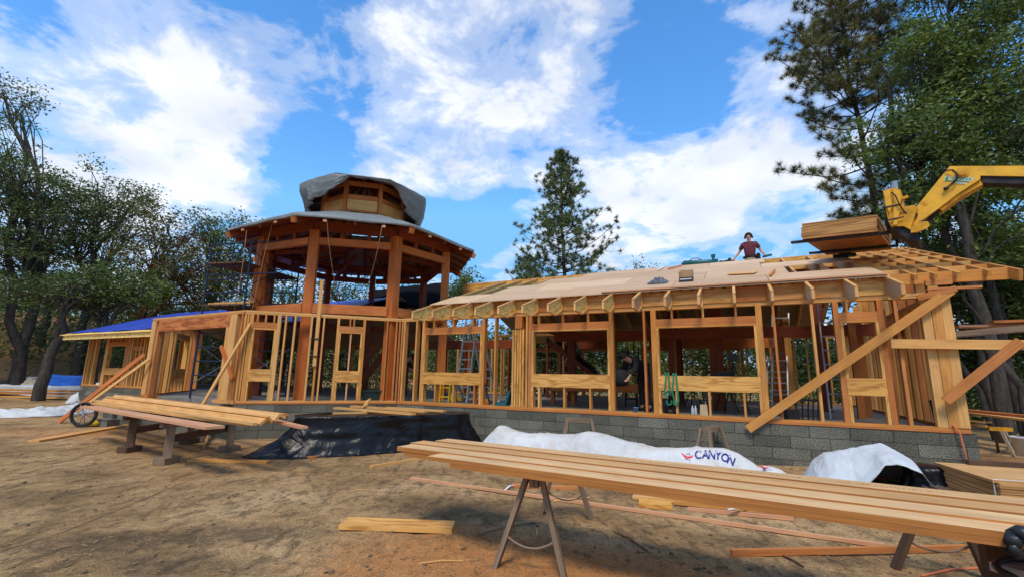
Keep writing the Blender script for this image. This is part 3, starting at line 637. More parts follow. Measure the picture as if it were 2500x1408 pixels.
# ---- main roof over the right wing
roof = wallpart('roof_frame', H(-7.35, 10.1, 3.1), 'low-pitched roof frame of I-joist rafters')
def rafter(s_, web, mat_fl=FIRP, tail=True, parent=roof, w=.012, back=False, p_top=14.38):
    top = lambda p: roofz(p)
    poly = [(9.25, 3.175), (9.25, 3.00), (9.72, 2.965), (10.16, 3.152), (10.33, 3.148), (10.5, roofz(10.5)-.33), (p_top, roofz(p_top)-.33), (p_top, roofz(p_top))] if tail else \
           [(10.2, roofz(10.2)), (10.2, roofz(10.2)-.30), (p_top, roofz(p_top)-.33), (p_top, roofz(p_top))]
    m = MB(); m.prism([H(s_-w/2, p, z) for p, z in poly], DV*w)
    if back: m = MB(); m.prism([H(s_-w/2, 28.8-p, z) for p, z in [(10.2, roofz(10.2)), (10.2, roofz(10.2)-.30), (p_top, roofz(p_top)-.33), (p_top, roofz(p_top))]], DV*w)
    r = m.build('rafter', web, parent)
    q = (lambda p: 28.8-p) if back else (lambda p: p)
    fm = MB(); e = poly; a0 = 9.25 if (tail and not back) else 10.2
    fm.board(H(s_, q(a0), roofz(a0)-.0255), H(s_, q(p_top), roofz(p_top)-.0255), .044, .05, NV)
    fm.v = [v for v in fm.v]
    fm2 = MB()
    up = (ZV - NV*.345).normalized() if not back else (ZV + NV*.345).normalized()
    fm2.board(H(s_, q(a0), roofz(a0)-.02), H(s_, q(p_top), roofz(p_top)-.02), .05, .04, up)
    fm2.board(H(s_, q(10.4), roofz(10.4)-.30), H(s_, q(p_top), roofz(p_top)-.31), .05, .04, up)
    if tail and not back:
        fm2.board(H(s_, 9.27, 3.00), H(s_, 9.27, 3.14), .05, .03, NV); fm2.board(H(s_, 9.26, 3.005), H(s_, 9.71, 2.985), .05, .025, ZV); fm2.board(H(s_, 9.73, 2.99), H(s_, 10.12, 3.155), .05, .025, ZV)
        fm2.board(H(s_, 10.13, 3.16), H(s_, 10.13, roofz(10.13)-.045), .05, .03, NV)
    fm2.build('rafter_flange', mat_fl, r); return r
for k in range(17): rafter(-7.349+.61*k, OSB if k < 9 else PLYF)
for k in range(0, 18, 1): rafter(-7.349+.61*k, OSB, back=True, tail=False)
rblk = [PLYY, PLYY, FIRP, FIRR, PLYY, FIRR, PLYY, PLYY, FIRR, PLYY, PLYY, PLYY, FIRR, PLYY, PLYY, PLYY]
for k in range(16):
    a = -7.349+.61*k+.027; b = a+.61-.054; z1 = roofz(10.13)-.012; n1, n2 = a+.14, a+.36; w = .085; m = MB()
    pts = [(a, 3.148), (b, 3.148), (b, z1), (n2+w, z1), (n2+w, z1-.035), (n2, z1-.035), (n2, z1), (n1+w, z1), (n1+w, z1-.035), (n1, z1-.035), (n1, z1), (a, z1)]
    m.prism([H(s_, 10.15, z) for s_, z in pts], NV*.03); m.build('blocking_panel', rblk[k], roof)
B('eave_plate', H(-7.33, 10.145, 3.165), H(2.5, 10.145, 3.165), .03, .035, FIRR, roof) if False else None
B('ridge_beam', H(-9.15, 14.43, 4.78), H(3.9, 14.43, 4.78), .09, .36, LVL, roof)
SH = .022
def sheet(s0, s1, p0, p1, mat=PLYF, z=0.004, name='roof_sheathing'):
    m = MB(); P = [H(s_, p, roofz(p)+z+t) for t in (0, SH) for p in (p0, p1) for s_ in (s0, s1)]; m.hexa(P); m.build(name, mat, house)
G_ = .006
for s0, s1, p0, p1 in [(-7.37, -6.12, 10.0, 11.19), (-6.11, -3.68, 10.0, 11.19), (-3.67, -1.24, 10.0, 11.19), (-1.23, .61, 10.0, 11.19), (.62, 2.45, 10.0, 11.19),
        (-6.16, -4.9, 11.2, 12.39), (-4.89, -2.46, 11.2, 12.39), (-2.45, -.63, 11.2, 12.39), (-.62, 1.05, 11.2, 12.39),
        (-5.30, -3.68, 12.4, 13.59), (-3.67, -1.24, 12.4, 13.59), (-1.23, .61, 12.4, 13.59), (.62, 2.45, 12.4, 13.2),
        (-4.28, -2.46, 13.6, 14.38), (-2.45, -.63, 13.6, 14.38), (-.62, .75, 13.6, 14.38)]: sheet(s0, s1, p0, p1, random.choice([PLYF, PLYF, FIRP]) if s0 == -.62 else PLYF)
B('eave_batten', H(-2.7, 10.03, roofz(10.03)+.045), H(2.42, 10.03, roofz(10.03)+.045), .10, .03, PINK, house)
m = MB(); m.hexa([H(s_, p, roofz(28.8-p)+t) for t in (0.004, SH) for p in (14.5, 19.4) for s_ in (-9.0, 2.6)]); m.build('roof_sheathing', SOFF, house)
# rake ladder beyond the gable
B('eave_beam', H(2.47, 10.19, 3.40), H(4.03, 10.19, 3.40), .05, .20, FIR, roof)
B('rake_rafter', H(4.06, 9.9, roofz(9.9)-.09), H(3.9, 14.42, roofz(14.42)-.09), .05, .18, FIR, roof)
for s_ in (2.80, 3.06, 3.36, 3.74): B('rafter', H(s_, 10.0, roofz(10.0)-.045), H(s_, 14.40, roofz(14.4)-.045), .045, .09, FIR, roof)
for i, p_ in enumerate(np.arange(10.75, 14.3, .55)):
    for a_, b_ in ((2.45, 2.775), (2.825, 3.035), (3.085, 3.335), (3.385, 3.715), (3.765, 4.0)): B('lookout_block', H(a_, p_, roofz(p_)-.05), H(b_, p_, roofz(p_)-.05), .04, .085, FIRP if i % 2 else FIR, roof)
# bits of framing at the right eave corner
B('plate_end', H(2.95, 10.12, 3.19), H(3.65, 10.12, 3.19), .09, .04, FIRR, roof); B('corner_block', H(2.95, 10.14, 3.31), H(3.30, 10.14, 3.31), .05, .10, FIRR, roof)
# ---- left wing roof frame
for k in range(15):
    s_ = -28.3+.61*k; m = MB(); m.board(H(s_, 10.25, roofz(10.25)-.09-.345), H(s_, 14.4, roofz(14.4)-.09-.345), .05, .16); m.build('rafter', FIRP, roof)
B('fascia', H(-28.35, 10.2, 3.06), H(-19.4, 10.2, 3.06), .04, .26, OSB, roof)
m = MB(); m.hexa([H(s_, p, roofz(p)-.345+t) for t in (0.0, SH) for p in (10.1, 14.4) for s_ in (-28.5, -19.2)]); m.build('roof_sheathing', OSB, house)
m = MB(); m.hexa([H(s_, p, roofz(28.8-p)-.345+t) for t in (0.0, SH) for p in (14.4, 19.2) for s_ in (-28.5, -12)]); m.build('roof_sheathing', SOFF, house)
m = MB(); m.hexa([H(s_, p, roofz(p)-.345+t) for t in (0.0, SH) for p in (12.6, 14.4) for s_ in (-19.2, -13.5)]); m.build('roof_sheathing', SOFF, house)

# ------------------------------------------------------------------ the octagonal timber tower
TK = 1.05                                               # size of the tower
TC = Vector((-5.145, 15.21, 0)); PH0 = R(217.65)
def Zk(z): return 1.6 + (z-1.6)*TK
tower = root('timber_tower', TC + ZV*FL, 'octagonal reddish timber tower with a small lantern room on top', 'tower')
TPOS = [Vector((-7.08, 12.69, 0)), Vector((-5.29, 11.88, 0)), Vector((-3.23, 12.35, 0)), Vector((-2.06, 13.89, 0)), Vector((-3.30, 16.9, 0)), Vector((-5.3, 17.2, 0)), Vector((-6.75, 16.6, 0)), Vector((-7.75, 14.5, 0))]
TPOS = [v*TK for v in TPOS]; CT = Vector((-5.11, 15.22, 0))
def tang(i):
    v = TPOS[i]-CT; return math.atan2(v.y, v.x)
for i, P in enumerate(TPOS):
    w = .125 if i < 4 else .10
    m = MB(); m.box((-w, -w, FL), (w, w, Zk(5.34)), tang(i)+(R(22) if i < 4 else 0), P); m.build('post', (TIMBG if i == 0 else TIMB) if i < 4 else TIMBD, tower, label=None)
def seg(i, j, z, w, h, name, mat, par=tower, gap=.13, off=0, P=None, C0=None):
    P = P or TPOS; a, b = P[i], P[j]; d = (b-a).normalized(); o = ((a+b)/2-(C0 or CT)).normalized()*off
    return B(name, a+d*gap+o+ZV*Zk(z), b-d*gap+o+ZV*Zk(z), w, h*TK, mat, par)
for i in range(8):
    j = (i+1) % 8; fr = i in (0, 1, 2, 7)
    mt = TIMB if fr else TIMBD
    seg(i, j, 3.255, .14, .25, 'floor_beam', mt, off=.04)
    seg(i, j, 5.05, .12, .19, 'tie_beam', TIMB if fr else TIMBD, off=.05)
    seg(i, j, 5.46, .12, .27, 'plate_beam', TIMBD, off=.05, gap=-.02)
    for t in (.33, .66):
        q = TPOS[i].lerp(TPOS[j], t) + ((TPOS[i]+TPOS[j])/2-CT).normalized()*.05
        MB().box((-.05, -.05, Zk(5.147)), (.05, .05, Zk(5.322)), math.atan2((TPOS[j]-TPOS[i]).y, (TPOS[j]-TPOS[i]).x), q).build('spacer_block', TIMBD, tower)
def tz(r): return 5.74+(2.8-r)*.37
def TR(r, a, z): return TC + Vector((math.cos(a)*r*TK, math.sin(a)*r*TK, Zk(z) if z else 0))
TA = [PH0+i*math.pi/4 for i in range(8)]
def tr_oct(r, a):   # radius of the octagon with corner radius r in direction a
    k = (a-PH0) % (math.pi/4) - math.pi/8; return r*math.cos(math.pi/8)/math.cos(k)
for i, a in enumerate(TA):
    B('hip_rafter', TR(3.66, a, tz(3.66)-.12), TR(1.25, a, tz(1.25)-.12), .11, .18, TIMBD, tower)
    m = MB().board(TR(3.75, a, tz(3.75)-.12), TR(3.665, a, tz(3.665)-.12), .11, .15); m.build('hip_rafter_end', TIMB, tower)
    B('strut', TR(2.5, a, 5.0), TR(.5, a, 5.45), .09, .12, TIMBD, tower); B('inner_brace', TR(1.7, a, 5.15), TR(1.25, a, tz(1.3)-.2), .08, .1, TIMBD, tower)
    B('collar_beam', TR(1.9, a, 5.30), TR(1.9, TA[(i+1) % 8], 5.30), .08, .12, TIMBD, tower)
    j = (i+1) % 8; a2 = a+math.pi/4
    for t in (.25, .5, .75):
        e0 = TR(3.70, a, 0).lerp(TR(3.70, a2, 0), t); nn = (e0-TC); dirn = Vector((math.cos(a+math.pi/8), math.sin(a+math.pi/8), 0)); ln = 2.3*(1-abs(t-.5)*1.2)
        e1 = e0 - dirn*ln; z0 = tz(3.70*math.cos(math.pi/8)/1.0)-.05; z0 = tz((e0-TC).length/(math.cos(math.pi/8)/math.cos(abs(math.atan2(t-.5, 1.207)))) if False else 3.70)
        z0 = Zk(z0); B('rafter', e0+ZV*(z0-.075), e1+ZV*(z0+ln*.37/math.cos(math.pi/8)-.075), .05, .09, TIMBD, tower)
        if t != .5: B('rafter_end', e0+dirn*.04+ZV*(z0-.09), e0+dirn*.003+ZV*(z0-.088), .09, .055, PINK, tower)
m = MB()
for i in range(8):
    a, b = TA[i], TA[(i+1) % 8]
    for z in (0.0, .03):
        q = [TR(3.72, a, tz(3.72)+z), TR(3.72, b, tz(3.72)+z), TR(1.3, b, tz(1.3)+z), TR(1.3, a, tz(1.3)+z)]; m.face(q if z else q[::-1])
    q = [TR(3.72, a, tz(3.72)), TR(3.72, b, tz(3.72)), TR(3.72, b, tz(3.72)+.03), TR(3.72, a, tz(3.72)+.03)]; m.face(q)
m.build('roof_deck', SOFF, tower)
# lantern room
LZ = 6.40
lan = bpy.data.objects.new('lantern_room', None); COL.objects.link(lan); lan.parent = tower; lan.location = TC + ZV*Zk(LZ) - Vector(tower.location)
LP = [TR(1.3, a, 0) for a in TA]
for i in range(8):
    j = (i+1) % 8
    MB().box((-.055, -.055, Zk(LZ-.1)), (.055, .055, Zk(7.36)), TA[i], LP[i]).build('post', TIMB, lan)
    seg(i, j, 6.86, .07, .13, 'rail', TIMB, lan, .06, 0, LP, TC); seg(i, j, 7.29, .08, .13, 'plate_beam', TIMB, lan, .06, 0, LP, TC); seg(i, j, 6.42, .07, .06, 'skirt', TIMB, lan, .06, .01, LP, TC)
    m = MB()
    for k in range(3): m2 = seg  # boards drawn as separate strips in one mesh
    d = (LP[j]-LP[i]).normalized(); o = ((LP[i]+LP[j])/2-TC).normalized()
    for k in range(3): m.board(LP[i]+d*.065+o*(.015)+ZV*Zk(6.50+.113*k), LP[j]-d*.065+o*.015+ZV*Zk(6.50+.113*k), .03, .114, ZV+o*.08)
    m.build('siding', FIRP, lan)
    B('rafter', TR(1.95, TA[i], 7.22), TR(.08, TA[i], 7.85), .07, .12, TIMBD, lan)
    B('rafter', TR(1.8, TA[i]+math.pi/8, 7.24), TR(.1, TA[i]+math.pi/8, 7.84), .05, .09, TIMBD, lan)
m = MB()
for i in range(8):
    a, b = TA[i], TA[(i+1) % 8]
    for z in (0, .025): q = [TR(2.0, a, 7.27+z), TR(2.0, b, 7.27+z), TR(.02, b, 7.93+z), TR(.02, a, 7.93+z)]; m.face(q if z else q[::-1])
m.build('roof_deck', SOFF, lan)
# ------------------------------------------------------------------ trees
def fast_mesh(name, V, F, mat, parent, smooth=False, org=(0, 0, 0)):
    """V (n,3) world, F (m,k) -> object"""
    me = bpy.data.meshes.new(name); n, k = F.shape; org = np.array(org, float)
    me.vertices.add(len(V)); me.vertices.foreach_set('co', (V-org).astype(np.float32).ravel())
    me.loops.add(n*k); me.loops.foreach_set('vertex_index', F.astype(np.int32).ravel())
    me.polygons.add(n); me.polygons.foreach_set('loop_start', np.arange(0, n*k, k, dtype=np.int32)); me.polygons.foreach_set('loop_total', np.full(n, k, np.int32))
    if smooth: me.polygons.foreach_set('use_smooth', np.ones(n, bool))
    me.update(calc_edges=True); me.materials.append(mat); ob = bpy.data.objects.new(name, me); COL.objects.link(ob)
    ob.location = Vector(org); 
    if parent: ob.parent = parent; ob.location = Vector(org)-wloc(parent)
    return ob
def tubes(paths, seg=5):
    VV = []; FF = []; base = 0
    for P, r in paths:
        P = np.array(P, float); n = len(P); r = np.array(r, float)
        T = np.gradient(P, axis=0); T /= np.linalg.norm(T, axis=1)[:, None]+1e-9
        ref = np.array([.31, .87, .12]); A = np.cross(T, ref); A /= np.linalg.norm(A, axis=1)[:, None]+1e-9; Bn = np.cross(T, A)
        a = np.arange(seg)*2*np.pi/seg
        V = P[:, None, :] + r[:, None, None]*(np.cos(a)[None, :, None]*A[:, None, :]+np.sin(a)[None, :, None]*Bn[:, None, :])
        VV.append(V.reshape(-1, 3)); i, k = np.meshgrid(np.arange(n-1), np.arange(seg), indexing='ij'); k2 = (k+1) % seg
        FF.append((np.stack([i*seg+k, i*seg+k2, (i+1)*seg+k2, (i+1)*seg+k], -1).reshape(-1, 4))+base); base += n*seg
    return np.concatenate(VV), np.concatenate(FF)
def limb(a, b, r0, r1, g, n=7, sag=.0, wob=.08):
    a = np.array(a, float); b = np.array(b, float); t = np.linspace(0, 1, n)[:, None]; L = np.linalg.norm(b-a)
    P = a+(b-a)*t; w = g.normal(size=(n, 3))*L*wob*.5; w = np.cumsum(w, 0)*.5; w -= w[-1]*t; P += w*np.sin(np.pi*t)**.5; P[:, 2] += sag*L*np.sin(np.pi*t[:, 0])
    P[0] = a; P[-1] = b
    return P, np.linspace(r0, r1, n)
def leaves(cent, g, per, size, spread, flat=.55, aspect=.42):
    n = len(cent)*per; c = np.repeat(cent, per, 0) + g.normal(size=(n, 3))*spread*np.array([1, 1, flat])
    d = g.normal(size=(n, 3)); d[:, 2] = d[:, 2]*.6-.15; d /= np.linalg.norm(d, axis=1)[:, None]
    e = g.normal(size=(n, 3)); e[:, 2] *= .35; w = np.cross(d, e); w /= np.linalg.norm(w, axis=1)[:, None]+1e-9
    s = (size*g.uniform(.6, 1.3, n))[:, None]
    V = np.stack([c-d*s*.5, c+w*s*aspect*.5, c+d*s*.5, c-w*s*aspect*.5], 1).reshape(-1, 3)
    return V, np.arange(n*4).reshape(-1, 4)
def tree(name, label, base, trunk, lobes, leaf, bark, seed, nclump=130, per=60, size=.14, spread=.38, r0=.22, stems=1, group=None, cat='tree', twig=.012, hollow=.45):
    g = np.random.default_rng(seed); bx, by = base; bz = gh(bx, by)-.1
    rt = root(name, (bx, by, bz), label, cat, group); top = np.array(trunk, float)+np.array([bx, by, 0])
    paths = []; b0 = np.array([bx, by, bz])
    mains = []
    for k in range(stems):
        off = np.array([g.normal()*.25, g.normal()*.25, 0])*(k > 0); tk = top + (np.array([g.normal()*1.2, g.normal()*.8, -g.uniform(0, .8)]) if k else 0)
        P, r = limb(b0+off, tk, r0*(1-.2*k), r0*.45, g, 9, 0, .10); mains.append((P, r)); paths.append((P, r))
    cents = []; vol = np.array([l[3]*l[4]*l[5] for l in lobes])**.75; vol = vol/vol.sum()
    for l, f in zip(lobes, vol):
        k = max(3, int(nclump*f)); c = np.array([bx+l[0], by+l[1], l[2]]); R_ = np.array(l[3:6])
        d = g.normal(size=(k, 3)); d /= np.linalg.norm(d, axis=1)[:, None]; rr = g.uniform(hollow, 1.0, k)**.8
        q = c + d*rr[:, None]*R_*(1+g.normal(size=(k, 1))*.08); q = q[q[:, 2] > bz+.35]
        P, r = mains[int(g.integers(len(mains)))]; i = int(g.integers(4, len(P))); hub = c - np.array([0, 0, l[5]*.35])
        LP_, lr = limb(P[i], hub, r[i]*.75, r0*.22, g, 7, .05, .12); paths.append((LP_, lr))
        for x in q:
            j = int(g.integers(2, len(LP_))); s_, sr = (LP_[j], lr[j]) if g.random() < .8 or len(cents) == 0 else (hub, lr[-1])
            paths.append(limb(s_, x, min(sr*.6, .045), twig, g, 5, .06, .16))
        cents.append(q)
    cents = np.concatenate(cents)
    V, F = tubes(paths, 5); fast_mesh('trunk', V, F, bark, rt, True, b0)
    sub = np.repeat(cents, 3, 0)+g.normal(size=(len(cents)*3, 3))*spread*np.array([1, 1, .6]); sub = np.concatenate([cents, sub])
    V, F = leaves(sub, g, max(4, per//4), size, spread*.62); fast_mesh('crown', V, F, leaf, rt, False, b0)
    return rt
def copy_tree(src, loc, rz, sc, label=None, group=None):
    r = src.copy(); COL.objects.link(r); r.location = loc; r.rotation_euler = (0, 0, rz); r.scale = (sc, sc, sc)
    if label: r['label'] = label
    if group: r['group'] = group
    for ch in list(src.children): c = ch.copy(); COL.objects.link(c); c.parent = r
    return r
def X(px, Y, py=900): q = dep(px, py, Y); return (q.x, q.y)
def Z(py, Y, px=1250): return dep(px, py, Y).z
def lb(px, py, Y, rpx, rpy, x0, ry=None):
    """lobe from its middle in the view direction at distance Y; radii in metres from angular size"""
    q = dep(px, py, Y); k = Y/FP*1.15; return (q.x-x0[0], q.y-x0[1], q.z, rpx*k, ry or rpx*k, rpy*k)
def ptree(name, label, px, Y, trunkpx, lobes, leaf, bark, seed, **kw):
    b = X(px, Y); t = dep(trunkpx[0], trunkpx[1], Y)
    return tree(name, label, b, (t.x-b[0], t.y-b[1], t.z), [lb(*l[:2], Y+(l[4] if len(l) > 4 else 0), l[2], l[3], b) for l in lobes], leaf, bark, seed, **kw)
GL = 'trees on the left hillside'
ptree('oak_tree', 'tall dark oak at the far left edge, its thin top reaching high against the clouds', 45, 27, (60, 600), [(20, 230, 80, 60), (-30, 330, 80, 70), (60, 300, 50, 30), (40, 430, 110, 80), (60, 560, 120, 90), (110, 500, 80, 70)], LF_OAK, BK_OAK, 11, nclump=150, per=64, size=.20, spread=.42, r0=.36, stems=2, group=GL)
ptree('oak_tree', 'broad green oak behind the left wing with a rounded crown', 190, 30, (230, 620), [(250, 480, 110, 70), (180, 540, 100, 90), (310, 560, 90, 70), (250, 630, 110, 60), (330, 480, 40, 40)], LF_OAK, BK_OAK, 12, nclump=160, per=64, size=.21, spread=.45, r0=.34, group=GL)
ptree('madrone_tree', 'leaning reddish-barked tree behind the blue tarped roof', 300, 29, (400, 640), [(420, 560, 90, 60), (470, 640, 90, 70), (380, 640, 80, 60), (350, 740, 70, 40), (470, 720, 80, 50)], LF_RED, BK_RED, 13, nclump=140, per=64, size=.20, spread=.42, r0=.30, group=GL)
ptree('oak_tree', 'airy tree behind the scaffold, crown just left of the tower roof', 520, 31, (540, 640), [(540, 560, 75, 45), (590, 620, 60, 60), (510, 640, 70, 60), (590, 700, 80, 50), (480, 740, 70, 40)], LF_OAK, BK_OAK, 14, nclump=150, per=60, size=.21, spread=.45, r0=.26, group=GL)
ptree('madrone_tree', 'dark twisted tree at the left of the lot with a low leaning trunk', 110, 24, (170, 720), [(180, 690, 80, 40), (120, 720, 90, 30)], LF_OAK, BK_OAK, 15, nclump=60, per=60, size=.18, spread=.38, r0=.30, group=GL)
ptree('oak_tree', 'bushy oak low on the hillside above the wing roof end', 250, 26, (260, 760), [(240, 700, 90, 40), (330, 700, 70, 40), (170, 735, 60, 25)], LF_BUSH, BK_OAK, 17, nclump=80, per=80, size=.19, spread=.42, r0=.24, group=GL)
ptree('oak_tree', 'oak between the far left tree and the broad green oak', 90, 32, (100, 640), [(90, 620, 110, 70), (140, 490, 90, 60), (60, 730, 90, 35)], LF_OAK, BK_OAK, 18, nclump=90, per=64, size=.22, spread=.5, r0=.3, group=GL)
ptree('oak_tree', 'shadowy oak on the left slope above the lumber piles', -60, 25, (-30, 620), [(-60, 620, 120, 90), (-90, 440, 110, 90)], LF_OAK, BK_OAK, 16, nclump=160, per=70, size=.18, spread=.4, r0=.35, stems=2, group=GL)
GB = 'trees seen through the house frame'
for i, (px, Y, lobes, leaf, lab) in enumerate([
    (690, 28, [(700, 720, 80, 60), (730, 800, 90, 60), (660, 850, 80, 60)], LF_BUSH, 'leafy tree standing behind the tower, between its two left posts'),
    (840, 29, [(830, 720, 80, 45), (860, 800, 90, 70), (820, 880, 80, 50)], LF_OAK, 'leafy tree standing behind the middle of the tower'),
    (985, 30, [(1000, 740, 70, 40), (990, 830, 80, 60), (960, 880, 70, 50)], LF_OAK, 'tree behind the right posts of the tower'),
    (1150, 27, [(1130, 850, 70, 60), (1200, 880, 80, 60)], LF_BUSH, 'bright green shrubby tree seen through the window nearest the tower'),
    (1330, 29, [(1330, 830, 80, 50), (1380, 880, 90, 60)], LF_OAK, 'tree seen through the second wide window from the right of the tower'),
    (1520, 28, [(1480, 830, 70, 50), (1560, 870, 80, 60)], LF_MAD, 'green tree seen through the middle of the long front'),
    (1720, 27, [(1700, 840, 90, 50), (1760, 890, 80, 50)], LF_OAK, 'tree seen through the widest window opening'),
    (1940, 26, [(1900, 840, 80, 60), (1990, 880, 90, 60)], LF_BUSH, 'tree seen through the studs beside the right-hand ladder'),
    (560, 33, [(560, 800, 80, 60), (500, 860, 90, 60)], LF_OAK, 'dark tree behind the scaffold and bay opening'),
    (420, 34, [(400, 800, 90, 60), (330, 860, 90, 50)], LF_OAK, 'dark tree low behind the blue tarped roof'),
    (1120, 27.5, [(1135, 690, 22, 26), (1120, 720, 28, 20)], LF_BUSH, 'small slender treetop just right of the tower roof'),
    (1560, 31, [(1560, 655, 14, 10), (1540, 700, 40, 40)], LF_PINE, 'small treetop peeping over the ridge right of the lone pine')]):
    small = i >= 10
    ptree('broadleaf_tree', lab, px, Y, (px, lobes[0][1]+20), lobes, leaf, BK_OAK, 30+i, nclump=60 if small else 110, per=28 if small else 60, size=.2, spread=.35 if small else .6, r0=.2, group=GB)
# undergrowth behind the lot: too dense to count
g = np.random.default_rng(77); cs = []
for k in range(520):
    px = g.uniform(-350, 2900); Y = g.uniform(29, 44) if px < 2000 else g.uniform(19, 34); x, y = X(px, Y); cs.append([x, y, gh(x, y)+g.uniform(.2, 4.2)*(1 if px > 150 else .3)])
V, F = leaves(np.array(cs), g, 170, .27, 1.15, .7); ob = fast_mesh('undergrowth', V, F, LF_BUSH, None); tag(ob, 'tangled dark green undergrowth and bushes filling the edge of the lot', 'undergrowth', kind='stuff')
# far wooded ridge closing the horizon
m = MB(); m.grid(lambda u, v: ((lambda a: Vector((math.sin(a)*(150+v*60), math.cos(a)*(150+v*60), -3+v*(10+5*noise.noise(Vector((a*5, 0, 3)))))))((u-.5)*math.pi*1.7)), 120, 6)
mh, N_, L_, b_ = nodes_of('distant_woods'); setp(b_, .95, .1); tcx = N_.new('ShaderNodeTexCoord').outputs['Object']
L_.new(ramp(N_, L_, ntex(N_, L_, tcx, .5, 8, .75), [(.35, (.02, .03, .015)), (.65, (.07, .09, .04))]), b_.inputs['Base Color'])
ob = m.build('hills', mh, None, True, kind='structure')

GR = 'trees right of the house'
ptree('madrone_tree', 'large leafy green tree filling the upper right corner behind the yellow boom', 2420, 14.3, (2300, 150), [(2290, 140, 130, 100), (2430, 60, 140, 90), (2250, 330, 120, 110), (2380, 260, 150, 130), (2480, 420, 130, 110), (2330, 470, 110, 90), (2560, 220, 110, 140), (2450, 600, 120, 80), (2250, 520, 70, 80), (2330, -60, 120, 60)], LF_MAD, BK_OAK, 51, nclump=520, per=120, size=.15, spread=.33, r0=.15, stems=3, group=GR, hollow=.25)
ptree('madrone_tree', 'dark tree with hanging foliage low behind the right end of the house', 2400, 17.5, (2420, 620), [(2400, 700, 110, 70), (2300, 740, 80, 60), (2480, 760, 90, 80), (2380, 860, 90, 60), (2500, 620, 100, 70), (2300, 620, 90, 50)], LF_OAK, BK_OAK, 52, nclump=300, per=100, size=.17, spread=.40, r0=.17, group=GR, hollow=.2)
ptree('madrone_tree', 'shaded tree at the right edge behind the lumber scaffold', 2560, 16, (2540, 500), [(2530, 820, 90, 90), (2600, 700, 100, 100), (2540, 960, 80, 50)], LF_OAK, BK_OAK, 53, nclump=150, per=90, size=.16, spread=.4, r0=.16, group=GR)
def pine(name, label, base, h, prof, seed, lean=0, z_lo=2.0, nb=60, tuft=.30, need=34, leaf=None, r0=.2, per=9, width=.016, group=None, dirs=None):
    g = np.random.default_rng(seed); bx, by = base; bz = gh(bx, by)-.1; rt = root(name, (bx, by, bz), label, 'tree', group); b0 = np.array([bx, by, bz])
    TP, tr = limb(b0, b0+np.array([lean, 0, h]), r0, .03, g, 14, 0, .015); paths = [(TP, tr)]; tc = []
    def tp(z): return np.array([np.interp(z, TP[:, 2], TP[:, k]) for k in range(3)])
    zs = np.sort(g.uniform(z_lo, h-.2, nb)); hk = np.array([p[0] for p in prof]); rk = np.array([p[1] for p in prof])
    for i, z in enumerate(zs):
        a = i*2.399+g.normal()*.3; f = z/h; L = np.interp(f, hk, rk)*g.uniform(.65, 1.1); s_ = tp(bz+z)
        rise = (.25+.5*f) if f > .5 else .12+.1*g.random(); e = s_+np.array([math.cos(a)*L, math.sin(a)*L, L*rise])
        P, r = limb(s_, e, .022+.03*(1-f), .012, g, 7, -.10, .08); paths.append((P, r))
        for k in range(max(3, int(per*min(1.6, L/1.5)))):
            t = g.uniform(.30, 1.0); q = np.array([np.interp(t, np.linspace(0, 1, 7), P[:, j]) for j in range(3)])
            o = g.normal(size=3)*np.array([1, 1, .5])*.22*L**.5*(1.15-t*.5); o[2] = abs(o[2])*.8+.02; x = q+o; paths.append((np.array([q, (q+x)/2+[0, 0, -.03], x]), [.010, .008, .006])); tc.append(x)
        tc.append(e)
    for k in range(14): tc.append(tp(bz+h-k*.16)+g.normal(size=3)*.09*(1+k*.12))
    tc = np.array(tc); n = len(tc)*need; c = np.repeat(tc, need, 0); d = g.normal(size=(n, 3)); d[:, 2] += .25; d /= np.linalg.norm(d, axis=1)[:, None]
    w = np.cross(d, g.normal(size=(n, 3))); w /= np.linalg.norm(w, axis=1)[:, None]+1e-9; L = (tuft*g.uniform(.6, 1.1, n))[:, None]
    V = np.stack([c-w*width*.5, c+w*width*.5, c+d*L], 1).reshape(-1, 3)
    v, f = tubes(paths, 5); fast_mesh('trunk', v, f, BK_PINE, rt, True, b0); fast_mesh('crown', V, np.arange(n*3).reshape(-1, 3), leaf, rt, False, b0); return rt
bp = X(1372, 27); zt_ = dep(1372, 374, 27).z
pine('pine_tree', 'lone conical pine rising behind the roof against the clouds', bp, zt_-gh(*bp)+.1, [(0, 3.0), (.5, 3.1), (.59, 2.9), (.645, 2.0), (.71, 1.55), (.81, 1.6), (.87, 1.1), (.93, .9), (.97, .5), (1, .15)], 61, z_lo=3.5, nb=170, tuft=.30, need=40, leaf=LF_PINE, r0=.19, per=9, width=.030)
bp2 = X(1283, 28)
pine('pine_tree', 'smaller pine standing just left of the lone tall pine', bp2, dep(1300, 615, 28).z-gh(*bp2)+.1, [(0, 1.7), (.5, 1.7), (.8, 1.1), (1, .25)], 62, z_lo=3.0, nb=60, tuft=.30, need=36, leaf=LF_PINE, r0=.13, per=8, width=.030)
bp3 = X(2205, 18)
pine('pine_tree', 'open long-needled pine with browning tufts left of the big leafy tree', bp3, 21.5, [(0, 1.5), (.25, 2.0), (.42, 3.0), (.6, 2.9), (.8, 2.6), (1, 1.0)], 64, lean=-.4, z_lo=4.5, nb=130, tuft=.34, need=100, leaf=LF_PINE2, r0=.20, per=10, width=.014, group=GR)
